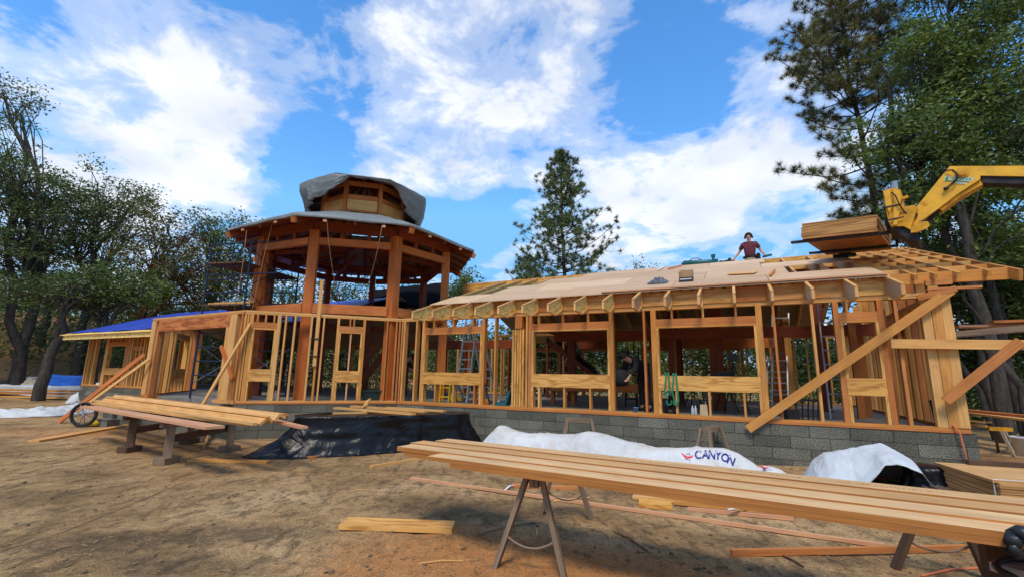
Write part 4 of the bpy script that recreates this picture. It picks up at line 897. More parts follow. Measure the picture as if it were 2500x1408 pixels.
for k, (px, Y, s_) in enumerate([(2425, 13.5, .21), (2330, 16, .14), (2478, 15, .15)]):
    x, y = X(px, Y); gg = np.random.default_rng(90+k); r_ = root('tree_trunk', (x, y, gh(x, y)), ['thick dark bare trunk right of the house, behind the leaning brace board', 'thin dark trunk between the corner post and the thick trunk', 'dark trunk close to the right edge of the picture'][k], 'tree', GR)
    V, F = tubes([limb((x, y, gh(x, y)-.1), (x-.3, y, 8), s_, s_*.5, gg, 10, 0, .03)]+[limb((x-.1, y, 2.5+i*.9), (x+gg.normal()*1.4, y+gg.normal(), 3.6+i*1.1), .05, .015, gg, 6, .05, .15) for i in range(5)], 10); fast_mesh('trunk', V, F, BK_OAK, r_, True, (x, y, 0))
# ------------------------------------------------------------------ helpers for things
def thing_board(name, p0, p1, w, t, mat, label, cat='board', up=(0, 0, 1), group=None, bevel=0):
    return MB().board(p0, p1, w, t, up).build(name, mat, None, label=label, cat=cat, group=group, bevel=bevel)
def gz(v, dz=0): return Vector((v[0], v[1], gfine(v[0], v[1])+dz))
def gpt(px, py):
    z = 0
    for _ in range(6): q = hz(px, py, z); z = gfine(q.x, q.y)
    return hz(px, py, z)
def hits(P, mesh_objs):
    pass
def ladder(name, label, base, top, width, side, mat=ALU, n=None, parent=None, rail=(.03, .07), rungr=.016, red=False):
    base = Vector(base); top = Vector(top); side = Vector(side).normalized(); L = (top-base).length
    rt = parent or root(name, base, label, 'ladder')
    for sg in (-1, 1): MB().board(base+side*width/2*sg, top+side*width/2*sg, rail[0], rail[1], side.cross(top-base)).build('rail', mat, rt)
    n = n or int(L/.30)
    for i in range(n):
        c = base.lerp(top, (i+.6)/n); MB().tube([c-side*width/2, c+side*width/2], rungr, 6).build('rung', mat, rt)
        if red and i % 3 == 1: MB().ball(c+side*width/2, .035, 8).ball(c-side*width/2, .035, 8).build('lock_knob', REDM, rt)
    return rt
def text_mesh(s, size, ext=.002, bold=0):
    cu = bpy.data.curves.new('t', 'FONT'); cu.body = s; cu.size = size; cu.extrude = ext; cu.align_x = 'CENTER'; cu.align_y = 'CENTER'; cu.resolution_u = 3; cu.offset = bold
    o = bpy.data.objects.new('t', cu); COL.objects.link(o); bpy.context.view_layer.update()
    me = bpy.data.meshes.new_from_object(o.evaluated_get(bpy.context.evaluated_depsgraph_get())); bpy.data.objects.remove(o); return me
def put_mesh(me, name, mat, parent, M, bvh=None, cast=None, label=None, off=.006):
    bm = bmesh.new(); bm.from_mesh(me)
    if bvh:
        bmesh.ops.triangulate(bm, faces=bm.faces); bmesh.ops.subdivide_edges(bm, edges=bm.edges, cuts=2)
    for v in bm.verts:
        q = M @ v.co
        if bvh:
            h = bvh.ray_cast(q - cast*1.5, cast, 6)
            if h[0] is not None: q = h[0] - cast*off
        v.co = q
    c = sum((v.co for v in bm.verts), Vector())/len(bm.verts)
    for v in bm.verts: v.co -= c
    m2 = bpy.data.meshes.new(name); bm.to_mesh(m2); bm.free(); m2.materials.clear(); m2.materials.append(mat)
    ob = bpy.data.objects.new(name, m2); COL.objects.link(ob); ob.parent = parent; ob.location = c-wloc(parent); return ob
def bvh_of(o):
    w = wloc(o); return BVHTree.FromPolygons([v.co+w for v in o.data.vertices], [tuple(p.vertices) for p in o.data.polygons])
def N3(v, s=1.0, o=0): return noise.noise(Vector(v)*s+Vector((o, o*1.7, o*.3)))
def fold(t, s, o=0): return abs(noise.noise(Vector((t*s, o, o*2.3))))

# ------------------------------------------------------------------ tarps on the tower
def lant_tarp():
    m = MB(); nu, nv = 168, 30
    def drop(a):    # how far the cloth hangs below the little roof's edge
        d = (math.degrees(a-math.atan2(-TC.y, -TC.x)) + 180) % 360 - 180     # 0 = towards the camera, + = to the right
        pts = [(-180, .5), (-130, .72), (-95, .70), (-60, .60), (-38, .56), (-24, .40), (-15, .03), (0, .03), (14, .05), (26, .06), (34, .30), (46, .62), (62, .74), (85, .85), (110, .9), (150, .6), (180, .5)]
        return np.interp(d, [p[0] for p in pts], [p[1] for p in pts])
    def fn(u, v):
        a = u*2*math.pi; Rr = (tr_oct(2.02, a)*.6+1.98*.4)*TK
        if v < .5:
            t = v/.5; r = Rr*t; z = Zk(8.02)+(Zk(7.34)-Zk(8.02))*t; z += .05*N3((math.cos(a)*r, math.sin(a)*r, 0), 1.7)*t; z += -.04*math.sin(t*math.pi)-.10*t**6
        else:
            t = (v-.5)/.5; d = drop(a); fo = (fold(u*40, 1.0, 3)-.25)*.16+.05*N3((u*14, t*3, 0), 2); r = Rr+(.05+fo*t)+t*.06*math.sin(a*3); tuck = .30 if d > .6 else .12
            r -= tuck*t*t; z = Zk(7.34)-.10-d*TK*t*(1+.18*N3((u*9, 5, 0), 1))+.03*N3((u*30, t*4, 0))
            r = max(r, 1.45)
        return TC + Vector((math.cos(a)*r, math.sin(a)*r, z))
    m.grid(fn, nu, nv); return m.build('grey_tarp', [T_GREY], None, True, 'wrinkled grey tarp draped over the lantern roof at the very top of the tower', 'tarp', group=None, solid=.008)
lant_tarp()
def roof_tarp():
    m = MB()
    def fn(u, v):
        a = u*2*math.pi; r0, r1 = tr_oct(1.36, a), tr_oct(3.72, a)
        if v < .8: t = v/.8; r = r0+(r1-r0)*t; z = Zk(tz(1.3)+.07+(tz(3.80)-tz(1.3))*t)+.025*N3((u*20, t*4, 0), 2)+.03*t
        else: t = (v-.8)/.2; r = r1+.01+.02*N3((u*30, t, 1)); z = Zk(tz(3.80)+.07)+.03-(.075+.05*fold(u*16, 1, 2))*t
        return TC + Vector((math.cos(a)*r*TK, math.sin(a)*r*TK, z))
    m.grid(fn, 176, 16); return m.build('roof_tarp', [T_LITE], None, True, 'pale grey tarp stretched over the broad lower roof of the tower', 'tarp', solid=.008)
roof_tarp()
GRp = 'ropes hanging from the tower roof tarp'
for i, (pa, pb, pc, lab) in enumerate([((602, 563), (590, 690), (570, 765), 'thin rope hanging in front of the scaffold from the leftmost tarp corner'), ((665, 545), (640, 640), (615, 760), 'taut rope slanting down across the left tower post'),
        ((798, 540), (806, 650), (830, 750), 'slack rope hanging in the middle of the tower, right of its second post'), ((933, 550), (915, 660), (885, 730), 'rope slanting left from the tarp edge before the third tower post')]):
    d0 = 11.6 if i > 1 else 12.3; pts = [dep(*pa, d0), dep(*pb, d0+.2), dep(*pc, d0+(2.2 if i > 1 else .6))]
    P = [pts[0].lerp(pts[1], t).lerp(pts[1].lerp(pts[2], t), t) for t in [k/10 for k in range(11)]]
    MB().tube(P, .010, 5).build('rope', ROPE, None, label=lab, cat='rope', group=GRp)
# ------------------------------------------------------------------ blue and black roof tarps
m = MB()
def bt(u, v):
    s_ = -28.4+u*15.9; p = 10.30+v*4.25; z = roofz(p)-.345+.05+.035*N3((s_, p, 0), 1.1)+.05*max(0, N3((s_*.5, p*1.5, 2), 1)); return H(s_+.25*N3((p, 0, 0), .8)*(u < .1), p+(.12*N3((s_, 0, 0), .7) if v < .1 else 0), z)
m.grid(bt, 90, 30); m.build('blue_tarp', T_BLUE, None, True, 'large blue tarp covering the low roof of the left wing', 'tarp', solid=.006)
m = MB()
def kt(u, v):
    s_ = -12.5+u*4.6; p = 15.2+v*3.2; return H(s_, p, 3.35+v*1.25+.05*N3((s_, p, 4), 1.2))
q = [dep(900, 745, 18.5), dep(1076, 757, 17.5), dep(1078, 690, 19.3), dep(903, 708, 20.3)]
m.grid(lambda u, v: (q[0].lerp(q[1], u)).lerp(q[3].lerp(q[2], u), v)+Vector((0, 0, .05*N3((u*6, v*3, 0), 1.5))), 30, 12); m.build('black_tarp', T_BLACKM, None, True, 'black sheet covering the roof slope behind the right tower posts', 'tarp', solid=.006)

# ------------------------------------------------------------------ scaffold
sc = root('scaffold', hz(465, 975, FL), 'tall blue tubular scaffold with plank decks, left of the tower', 'scaffold')
S0 = hz(463, 972, FL); Sx = (H(1, 0)*.97+H(0, 1)*.25).normalized(); Sy = ZV.cross(Sx); ztop = dep(512, 597, S0.y).z
W1, L1 = 1.35, 2.1
for j in (0, 1):
    base = S0+Sy*L1*j; par = bpy.data.objects.new('end_frame', None); COL.objects.link(par); par.parent = sc; par.location = base-wloc(sc)
    for k in (0, 1): MB().tube([base+Sx*W1*k, base+Sx*W1*k+ZV*(ztop-FL)], .026, 8).build('upright', BLUEM, par)
    z = .25
    while z < ztop-FL: MB().tube([base+ZV*z, base+Sx*W1+ZV*z], .017 if round(z/.38) % 4 else .024, 6).build('rung', BLUEM, par); z += .38
for k in (0, 1):
    for z in (.4, 1.9, 3.1): MB().tube([S0+Sx*W1*k+ZV*z, S0+Sy*L1+Sx*W1*k+ZV*(z+1.1)], .013, 5).tube([S0+Sx*W1*k+ZV*(z+1.1), S0+Sy*L1+Sx*W1*k+ZV*z], .013, 5).build('cross_brace', ALU if z < 1 else BLUEM, sc)
for z in (2.55, 3.75): 
    for i in range(4): B('deck_plank', S0+Sx*(.2+i*.31)+ZV*z-Sy*.1, S0+Sx*(.2+i*.31)+Sy*(L1+.1)+ZV*z, .28, .045, DARKW, sc)
m = MB().tube([S0+ZV*(ztop-FL), S0+ZV*(ztop-FL)+Sx*2.2], .02, 6).tube([S0+ZV*(ztop-FL-.9), S0+ZV*(ztop-FL-.9)+Sx*2.3], .02, 6); m.build('guard_rail', BLUEM, sc)
for k in range(3): thing_board('lumber_stick', S0+Sx*(.05)+ZV*(2.62+.05*k)+Sy*(.15+.2*k), S0+Sx*1.25+ZV*(2.62+.05*k)+Sy*(.2+.15*k), .09, .04, FIRP, ['lowest', 'middle', 'topmost'][k]+' of three short boards lying on the lower scaffold deck', group='short boards on the scaffold deck')

# ------------------------------------------------------------------ temporary braces nailed to the frame
def faceC(px, py, p=10.10): q = pln(px, py, NV*p, NV); return q
GBr = 'temporary diagonal braces'
thing_board('brace_board', faceC(1826, 1047), faceC(2322, 708), .15, .038, FIR, 'long diagonal brace board running down across the right end of the house front', 'brace', NV, GBr)
thing_board('brace_board', faceC(2308, 978, 10.02), faceC(2492, 832, 10.02), .14, .038, FIRR, 'reddish diagonal brace at the right corner post, rising to the picture edge', 'brace', NV, GBr)
thing_board('brace_board', A.P(-.06, 2.06, -.05), gz(gpt(143, 1032), .03), .14, .038, TIMB, 'long brace from the bay corner down to the ground beside the wheel', 'brace', NV, GBr)
thing_board('brace_board', A.P(.36, 1.95, -.06), gz(H(-17.4, 6.9), .35), .09, .038, FIRP, 'short pale brace leaning on the bay corner post', 'brace', NV, GBr)
thing_board('brace_board', Bw.P(.16, 2.80, -.06), Bw.P(-.62, .70, -.35), .085, .04, FIRP, 'pale two-by-four brace leaning beside the tall window of the angled bay', 'brace', NV, GBr)
q0 = pln(539, 844, A.P(0, 0, -.04), A.n); q1 = pln(568, 924, A.P(0, 0, -.04), A.n); thing_board('brace_board', q0, q1, .09, .04, TIMB, 'short dark-stained piece of board nailed left of the bay corner', 'brace', NV, GBr)
thing_board('upright_board', pln(786, 684, Bw.P(0, 0, -.03), Bw.n), pln(767, 893, Bw.P(0, 0, -.03), Bw.n), .085, .04, FIRP, 'single pale upright board sticking up above the bay wall', 'board', Bw.n)
for z, k in ((0, 0), (1, 1)): MB().tube([pln(766-z*4, 826+z*43, Bw.P(0, 0, .03), Bw.n), pln(776-z*4, 826+z*43, Bw.P(0, 0, -.08), Bw.n)], .018, 6).tube([pln(758-z*4, 826+z*43, Bw.P(0, 0, -.06), Bw.n), pln(776-z*4, 826+z*43, Bw.P(0, 0, -.06), Bw.n)], .013, 6).build('clamp', BLACKM, None, label=['upper', 'lower'][k]+' small black clamp gripping the upright board on the bay wall', cat='clamp')
thing_board('outrigger_board', faceC(2175, 838, 10.08), faceC(2560, 842, 10.08), .155, .038, FIRP, 'horizontal board crossing the right corner and running out of the picture', 'board', NV)
thing_board('batten', faceC(2240, 727, 10.11), faceC(2335, 704, 10.09), .10, .035, FIRR, 'short reddish board pointing right from under the eave corner', 'board', NV)
# ladder used as a walk plank, with two planks above it
lp = ladder('ladder_plank', 'silvery ladder lying flat as a walkway at the right edge', faceC(2312, 818, 10.6), faceC(2620, 790, 10.2), .38, NV, OLDW, rail=(.03, .09), n=9, rungr=.012)
thing_board('walk_plank', faceC(2335, 797, 10.9), faceC(2560, 794, 10.9), .24, .04, PINK, 'thin plank lying above the flat ladder at the right edge', 'plank')
thing_board('walk_plank', faceC(2420, 786, 10.7), faceC(2600, 780, 10.7), .20, .04, FIRR, 'reddish plank end with a red tip over the flat ladder', 'plank')
# ------------------------------------------------------------------ telehandler reaching in with plywood
FD = Vector((math.sin(R(134)), math.cos(R(134)), 0)); BO = Vector((7.29, 8.0, 0)); BN = Vector((-FD.y, FD.x, 0)).normalized()
if BN.dot(-BO) < 0: BN = -BN                                       # towards the camera
def BP(px, py, off=0): q = pln(px, py, BO+BN*off, BN); return q
tele = root('telehandler', BP(2500, 425), 'yellow telescopic boom of a telehandler lifting plywood over the roof', 'telehandler')
def bprism(pxs, name, mat, th, off=0, par=None):
    m = MB(); m.prism([BP(x, y, off) for x, y in pxs], -BN*th); return m.build(name, mat, par or tele, bevel=.012)
e0, e1 = BP(2500, 405), BP(2500, 427); dirb = (BP(2500, 405)-BP(2380, 405.5)).normalized()
boom = MB(); P_ = [BP(2318.6, 406), e0+dirb*5, e0+dirb*5-ZV*.26, BP(2393.5, 429), BP(2393.5, 437.6), BP(2344.5, 469), BP(2298, 504), BP(2222, 560), BP(2208, 566), BP(2190, 545), BP(2206, 515), BP(2237, 506)]
boom.prism(P_, -BN*.30); bo = boom.build('boom', YELLOW, tele, bevel=.015)
m = MB(); a_ = BP(2396, 430, -.03); m.prism([a_, BP(2500, 429, -.03)+dirb*5-ZV*.03, BP(2500, 441, -.03)+dirb*5-ZV*.1, BP(2398, 447, -.03)], -BN*.24); m.build('inner_boom', RUST, tele)
bprism([(2393, 440), (2400, 450), (2346, 480), (2300, 514), (2288, 508)], 'boom_underside', YDIRTY, .22, -.04)
bprism([(2156, 466), (2179, 459), (2198, 463), (2204, 480), (2208, 506), (2232, 500), (2240, 508), (2222, 560), (2206, 552), (2176, 553), (2169, 541), (2158, 495)], 'carriage', YDIRTY, .16, .10)
bprism([(2176, 553), (2206, 551), (2241, 572), (2247, 583), (2241, 590), (2213, 582)], 'carriage_foot', RUST, .7, .05)
bprism([(2158, 470), (2172, 462), (2178, 500), (2172, 520), (2162, 500)], 'carriage_plate', YELLOW, .03, .14)
bprism([(2182, 464), (2197, 467), (2199, 500), (2190, 548), (2181, 550)], 'carriage_plate', YELLOW, .03, .135)
bprism([(2200, 482), (2216, 476), (2218, 481), (2201, 488)], 'latch', YDIRTY, .06, .14)
bprism([(2160, 505), (2200, 497), (2201, 500), (2161, 509)], 'carriage_rib', RUST, .01, .145); bprism([(2168, 536), (2206, 528), (2207, 531), (2169, 539)], 'carriage_rib', RUST, .01, .145)
MB().tube([BP(2176, 470, .16), BP(2186, 478, .18), BP(2196, 500, .18), BP(2206, 515, .12), BP(2222, 530, .06)], .012, 6).build('hose', RUBBER, tele)
bprism([(2246, 497), (2252, 490), (2266, 497), (2262, 503)], 'weld_seam', YDIRTY, .01, .006)
bprism([(2223, 556), (2246, 541), (2266, 541), (2270, 549), (2263, 557), (2240, 566), (2224, 568)], 'lever_link', YDIRTY, .06, .16)
for (x, y, r, mt, nm) in [(2227, 526, .052, RUST, 'pin'), (2253, 548, .05, RUST, 'pin'), (2349, 422, .062, YDIRTY, 'pin'), (2176, 533, .03, RUST, 'pin'), (2177, 473, .035, RUST, 'pin')]:
    c = BP(x, y, .02); MB().lathe(c, [(r*1.5, 0), (r*1.5, .01), (r, .012), (r, .035), (r*.5, .04)], 18, BN).build(nm, mt, tele)
m = MB().tube([BP(2262, 545, -.1), BP(2325, 478, -.1)], .035, 10).tube([BP(2300, 505, -.1), BP(2345, 458, -.1)], .05, 10); m.build('tilt_cylinder', RUST, tele)
for k in (0, 1):
    pts = [BP(2310+k*4, 417, .03), BP(2322+k*4, 415, .06), BP(2334+k*2, 424, .07), BP(2336+k*2, 435, .07), BP(2326+k*4, 446, .06), BP(2311+k*6, 458, .05), BP(2309+k*5, 463, .03)]
    Q = [pts[min(i, 6)].lerp(pts[min(i+1, 6)], t) for i in range(6) for t in (0, .5)]+[pts[-1]]; MB().tube(Q, .010, 6).build('hose', RUBBER, tele)
MB().ball(BP(2309, 461, .04), .035, 8).ball(BP(2305, 415, 0), .04, 8).build('hose_fitting', RUST, tele)
MB().box((-.03, -.03, 0), (.03, .03, .16), 0, BP(2186, 463, 0)).build('bracket', ALU, tele)
def bdecal(pxs, off, name, mat): m = MB(); m.prism([BP(x, y, off) for x, y in pxs], -BN*.003); return m.build(name, mat, tele)
bdecal([(2309.5, 430.5), (2372.5, 433.5), (2367, 445.5), (2304.5, 442.5)], .0055, 'decal_border', WHITEP)
bdecal([(2310.5, 431.5), (2371, 434.5), (2366, 444.5), (2306, 441.8)], .009, 'decal', GREENM)
bdecal([(2331, 445.5), (2361, 447.5), (2357, 450.8), (2332, 449)], .0055, 'decal_strip', WHITEP)
MB().lathe(BP(2322, 436.5, .010), [(.035, 0), (.035, .002)], 18, BN).build('decal_sun', YELP, tele)
def text_on_boom(s, px, py, size, mat, off):
    c = BP(px, py, off); x = (BP(px+20, py+1.0, off)-BP(px-20, py-1.0, off)).normalized(); y = BN.cross(x); M = Matrix((x, y, BN)).transposed().to_4x4(); M.translation = c
    put_mesh(text_mesh(s, size, .001), 'decal_text', mat, tele, M)
text_on_boom('SUNBELT', 2346, 438.7, .085, WHITEP, .012); text_on_boom('RENTALS', 2345, 448.3, .030, GREENM, .010)
BLc, BRc, BLf = Vector((6.06, 9.3, 4.53)), Vector((7.09, 8.45, 4.46)), Vector((7.77, 11.05, 4.68)); fx = (BRc-BLc).normalized(); fy = (BLf-BLc).normalized(); fz = fx.cross(fy).normalized()
if fz.z < 0: fz = -fz
ply = root('plywood_load', (BLc+BRc)/2, 'stack of plywood sheets carried on the yellow lift forks above the roof', 'plywood stack')
for k in range(12):
    t = .026; o = fx*random.uniform(-.008, .008)+fy*random.uniform(-.01, .01)+(fx*.02 if k > 8 else Vector()); m = MB(); b0 = BLc+o+fz*(t+.001)*k
    if k == 11: b0 += fz*.004+fy*.0
    m.hexa([b0+fx*(1.25*i)+fy*(2.44*j)+fz*(t*l) for l in (0, 1) for j in (0, 1) for i in (0, 1)], mi=1); 
    for f_ in (4, 5): m.mi[f_] = 0
    m.build('plywood_sheet', [FIRR if k == 0 else PLYF, PLYE], ply)
for j, off in ((0, .12), (1, 1.75)):
    o = BLc+fy*off-fz*.03
    B('fork', o-fx*(.22), o+fx*1.42, .12, .045, RUST, tele, up=fz)
    B('fork_shank', o+fx*1.40, o+fx*1.40+fz*.62, .12, .05, RUST, tele, up=fx)
B('fork_frame', BLc+fx*1.42+fy*.0+fz*.15, BLc+fx*1.42+fy*2.1+fz*.15, .09, .16, RUST, tele, up=fz)
# the rest of the machine stands outside the picture, at the foot of the boom
# ------------------------------------------------------------------ people
def skin_mesh(name, joints, edges, mat, parent, sub=2, root_i=0, extra=None, label=None):
    """joints: {key: (Vector, radius)}; one continuous skinned surface"""
    ks = list(joints); me = bpy.data.meshes.new(name); c = Vector(joints[ks[root_i]][0]); me.from_pydata([Vector(joints[k][0])-c for k in ks], [(ks.index(a), ks.index(b)) for a, b in edges], [])
    ob = bpy.data.objects.new(name, me); COL.objects.link(ob); sk = ob.modifiers.new('skin', 'SKIN'); sk.use_smooth_shade = True
    for i, k in enumerate(ks):
        r = joints[k][1]; r = r if hasattr(r, '__len__') else (r, r); sv_ = me.skin_vertices[0].data[i]; sv_.radius = r; sv_.use_root = (i == root_i)
    ss = ob.modifiers.new('sub', 'SUBSURF'); ss.levels = sub; ss.render_levels = sub; me.materials.append(mat)
    ob.parent = parent; ob.location = c-wloc(parent); return ob
def person(loc, face, label, J, shirt, pants, hair, sleeves=.5, muffs=False, cap=None, shoes=True, mirror=False):
    """J: joints in metres, x to the person's left as seen from the front?, -y forward; rotated by face"""
    rt = root('person', loc, label, 'person'); M = Matrix.Rotation(face, 4, 'Z'); T = lambda v: (M @ Vector(v))+Vector(loc)
    j = {k: (T(v[0]), v[1]) for k, v in J.items()}
    E_ = [('hip', 'waist'), ('waist', 'chest'), ('chest', 'neck'), ('neck', 'head'), ('head', 'crown')]
    for s in 'LR':
        E_ += [('chest', 'sh'+s), ('sh'+s, 'el'+s), ('el'+s, 'wr'+s), ('wr'+s, 'pa'+s), ('hip', 'th'+s), ('th'+s, 'kn'+s), ('kn'+s, 'an'+s), ('an'+s, 'to'+s)]
    for s in 'LR':      # fingers and thumb
        wr, pa = j['wr'+s][0], j['pa'+s][0]; d = (pa-wr).normalized(); sd = d.cross(T((0, -1, 0))-Vector(loc)); sd = sd.normalized() if sd.length > .1 else d.orthogonal().normalized(); cu = sd.cross(d)
        for f, (o, L) in enumerate(((-.032, .060), (-.011, .074), (.011, .070), (.031, .055))):
            a = pa+sd*o+d*.01; j[f'f{s}{f}a'] = (a, .0105); j[f'f{s}{f}b'] = (a+d*L*.5+cu*.008, .0095); j[f'f{s}{f}c'] = (a+d*L*.85+cu*.03, .008)
            E_ += [('pa'+s, f'f{s}{f}a'), (f'f{s}{f}a', f'f{s}{f}b'), (f'f{s}{f}b', f'f{s}{f}c')]
        t = wr.lerp(pa, .45); j[f't{s}a'] = (t-sd*.035, .012); j[f't{s}b'] = (t-sd*.060+d*.03+cu*.01, .010); E_ += [('pa'+s, f't{s}a'), (f't{s}a', f't{s}b')]
    jb = dict(j)
    for k_, f_ in (('hip', .74), ('waist', .78), ('chest', .76)): jb[k_] = (j[k_][0], tuple(x*f_ for x in j[k_][1]))
    for k_ in ('shL', 'shR', 'thL', 'thR'): jb[k_] = (j[k_][0], j[k_][1]*.75)
    body = skin_mesh('body', jb, E_, SKIN, rt)
    # face
    h = j['head'][0]; up = (j['crown'][0]-j['neck'][0]).normalized(); fw = (T((0, -1, 0))-Vector(loc)); fw = (fw-up*fw.dot(up)).normalized(); sx = fw.cross(up)
    MB().ball(h+fw*.100-up*.005, (.014, .014, .022), 8).build('nose', SKIN, rt, True)
    for s in (-1, 1):
        MB().ball(h+fw*.085+sx*.032*s+up*.022, .012, 8).build('eye', BLACKM, rt, True)
        MB().ball(h+sx*.082*s, (.014, .02, .03), 8).build('ear', SKIN, rt, True)
    MB().ball(h+fw*.088-up*.048, (.026, .01, .007), 8).build('mouth', REDM if False else SHIRT, rt, True)
    m = MB()
    for i in range(7):
        for k in range(14):
            th = i/6*1.45; ph = k/14*2*math.pi; v = fw*math.sin(th)*math.cos(ph)+sx*math.sin(th)*math.sin(ph)+up*math.cos(th)
            if v.dot(fw) < .72 or v.dot(up) > .62: m.ball(h+up*.035+Vector((v.x*.098, v.y*.098, v.z*.105)), .026, 6)
    m.build('hair', hair, rt, True)
    if muffs:
        for s in (-1, 1): MB().lathe(h+sx*.085*s, [(.001, 0), (.042, .002), (.042, .03), (.03, .045), (.001, .046)], 14, sx*s).build('ear_muff', BLACKM, rt, True)
        MB().tube([h+sx*math.cos(a)*.108+up*(math.sin(a)*.125+.01) for a in np.linspace(0, math.pi, 12)], .010, 6).build('ear_muff_band', BLACKM, rt, True)
    if cap: MB().ball(h+up*.06, (.112, .118, .07), 14).build('cap', cap, rt, True)
    g_ = lambda k, f=1.0: (j[k][0], (j[k][1] if not hasattr(j[k][1], '__len__') else j[k][1][0])*f) if not hasattr(j[k][1], '__len__') else (j[k][0], (j[k][1][0]*f, j[k][1][1]*f))
    sj = {'waist': g_('waist', 1.13), 'hipt': (j['hip'][0].lerp(j['waist'][0], .0), tuple(x*1.10 for x in j['hip'][1])), 'hipu': (j['hip'][0].lerp(j['waist'][0], .5), tuple(x*1.14 for x in j['hip'][1])), 'chest': g_('chest', 1.20), 'nk': (j['chest'][0].lerp(j['neck'][0], .80), .085)}
    se = [('waist', 'hipu'), ('hipu', 'hipt'), ('waist', 'chest'), ('chest', 'nk')]
    for s in 'LR':
        sj['sh'+s] = g_('sh'+s, 1.22); e = j['sh'+s][0].lerp(j['el'+s][0], min(1, sleeves*1.6)); sj['sl'+s] = (e, j['el'+s][1]*1.45+.008); se += [('chest', 'sh'+s), ('sh'+s, 'sl'+s)]
        if sleeves > .9: sj['cf'+s] = (j['el'+s][0].lerp(j['wr'+s][0], .85), j['wr'+s][1]*1.35); se += [('sl'+s, 'cf'+s)]
    skin_mesh('shirt', sj, se, shirt, rt)
    pj_ = {'hip': (j['hip'][0], tuple(x*1.14 for x in j['hip'][1])), 'wb': (j['hip'][0].lerp(j['waist'][0], .3), tuple(x*1.22 for x in j['hip'][1]))}; pe = [('hip', 'wb')]
    for s in 'LR': pj_['th'+s] = g_('th'+s, 1.15); pj_['kn'+s] = g_('kn'+s, 1.22); pj_['an'+s] = (j['kn'+s][0].lerp(j['an'+s][0], .93), j['an'+s][1]*1.5); pe += [('hip', 'th'+s), ('th'+s, 'kn'+s), ('kn'+s, 'an'+s)]
    skin_mesh('trousers', pj_, pe, pants, rt)
    wq = j['hip'][0].lerp(j['waist'][0], .30)
    MB().tube([wq+sx*math.cos(a)*j['hip'][1][0]*1.30+fw*math.sin(a)*j['hip'][1][1]*1.30 for a in np.linspace(0, 2*math.pi, 17)], .018, 6, cap=False).build('belt', RUST, rt, True)
    if shoes:
        for s in 'LR': MB().ball(j['an'+s][0].lerp(j['to'+s][0], .55)-ZV*.01, (.055, .055, .05), 10).ball(j['to'+s][0]+ZV*.005, (.048, .06, .04), 10).ball(j['an'+s][0]-ZV*.03, (.05, .05, .05), 10).build('boot', RUST, rt, True)
    return rt, j
def stand(head_fw=0, armL=None, armR=None, lean=0.0):
    J = {'hip': ((0, 0, .95), (.155, .115)), 'waist': ((0, -lean*.25, 1.12-.12*lean), (.135, .10)), 'chest': ((0, -lean*.6, 1.36-.42*lean), (.165, .115)), 'neck': ((0, -lean*.88-.01, 1.53-.74*lean), .052), 'head': ((0, -lean*1.05-.02-head_fw, 1.65-.86*lean), (.078, .092)), 'crown': ((0, -lean*1.1-.01-head_fw, 1.745-.90*lean), .062)}
    for s, k in (('L', 1), ('R', -1)):
        J['sh'+s] = ((.185*k, -lean*.72, 1.44-.52*lean), .062); J['th'+s] = ((.10*k, 0, .86), .085); J['kn'+s] = ((.12*k, -.02, .49), .055); J['an'+s] = ((.13*k, .02, .09), .04); J['to'+s] = ((.15*k, -.13, .04), .035)
    for s, k, a in (('L', 1, armL), ('R', -1, armR)):
        a = a or [((.27*k, -.0, 1.18)), ((.33*k, -.10, .95)), ((.34*k, -.14, .87))]
        J['el'+s] = (a[0], .042); J['wr'+s] = (a[1], .028); J['pa'+s] = (a[2], (.036, .022))
    return J
# the man on the roof, seen from the waist up behind the ridge
P0 = pln(1832, 632, NV*16.0, NV); zf = roofz(28.8-16.0)+.024; loc = (P0.x, P0.y, zf)
fa = math.atan2(-loc[0], loc[1])*1.0
def toward(x, y): return math.atan2(x, -y)      # rotation that turns -Y to the direction (x, y)
rm, j1 = person(loc, toward(-loc[0], -loc[1]+2), 'man in a maroon t-shirt with ear muffs standing on the roof behind the ridge', stand(0, [(.31, .05, 1.20), (.42, -.06, 1.01), (.43, -.12, .94)], [(-.31, .05, 1.20), (-.44, -.06, 1.03), (-.46, -.12, .95)]), SHIRT, KHAKI, HAIR, .45, muffs=True)
q = j1['paL'][0]; MB().board(q+Vector((-.10, -.02, -.01)), q+Vector((.16, -.06, .05)), .06, .06).build('hand_tool', TEAL, None, label='small dark tool held in the hand of the man on the roof', cat='tool')
w_ = j1['hip'][0]; MB().box((-.07, -.06, -.12), (.07, .06, .06), 0, w_+Vector((.20, -.05, .07))).ball(w_+Vector((.22, -.08, .14)), .05, 8).build('tool_pouch', RUST, rm)
# worker in a maroon shirt at a bench, left of the long front
lw = hz(982, 978, FL); lw = pln(963, 940, H(-8.4, 11.6), NV); lw = Vector((lw.x, lw.y, FL))
person(lw, toward(.9, -.25), 'worker in a plum shirt and jeans leaning forward behind the studs at the bay corner', stand(.03, [(.24, -.42, .98), (.20, -.62, .90), (.19, -.70, .88)], [(-.24, -.42, .98), (-.18, -.62, .90), (-.17, -.70, .88)], .48), SHIRT, JEANS, HAIR, .95)
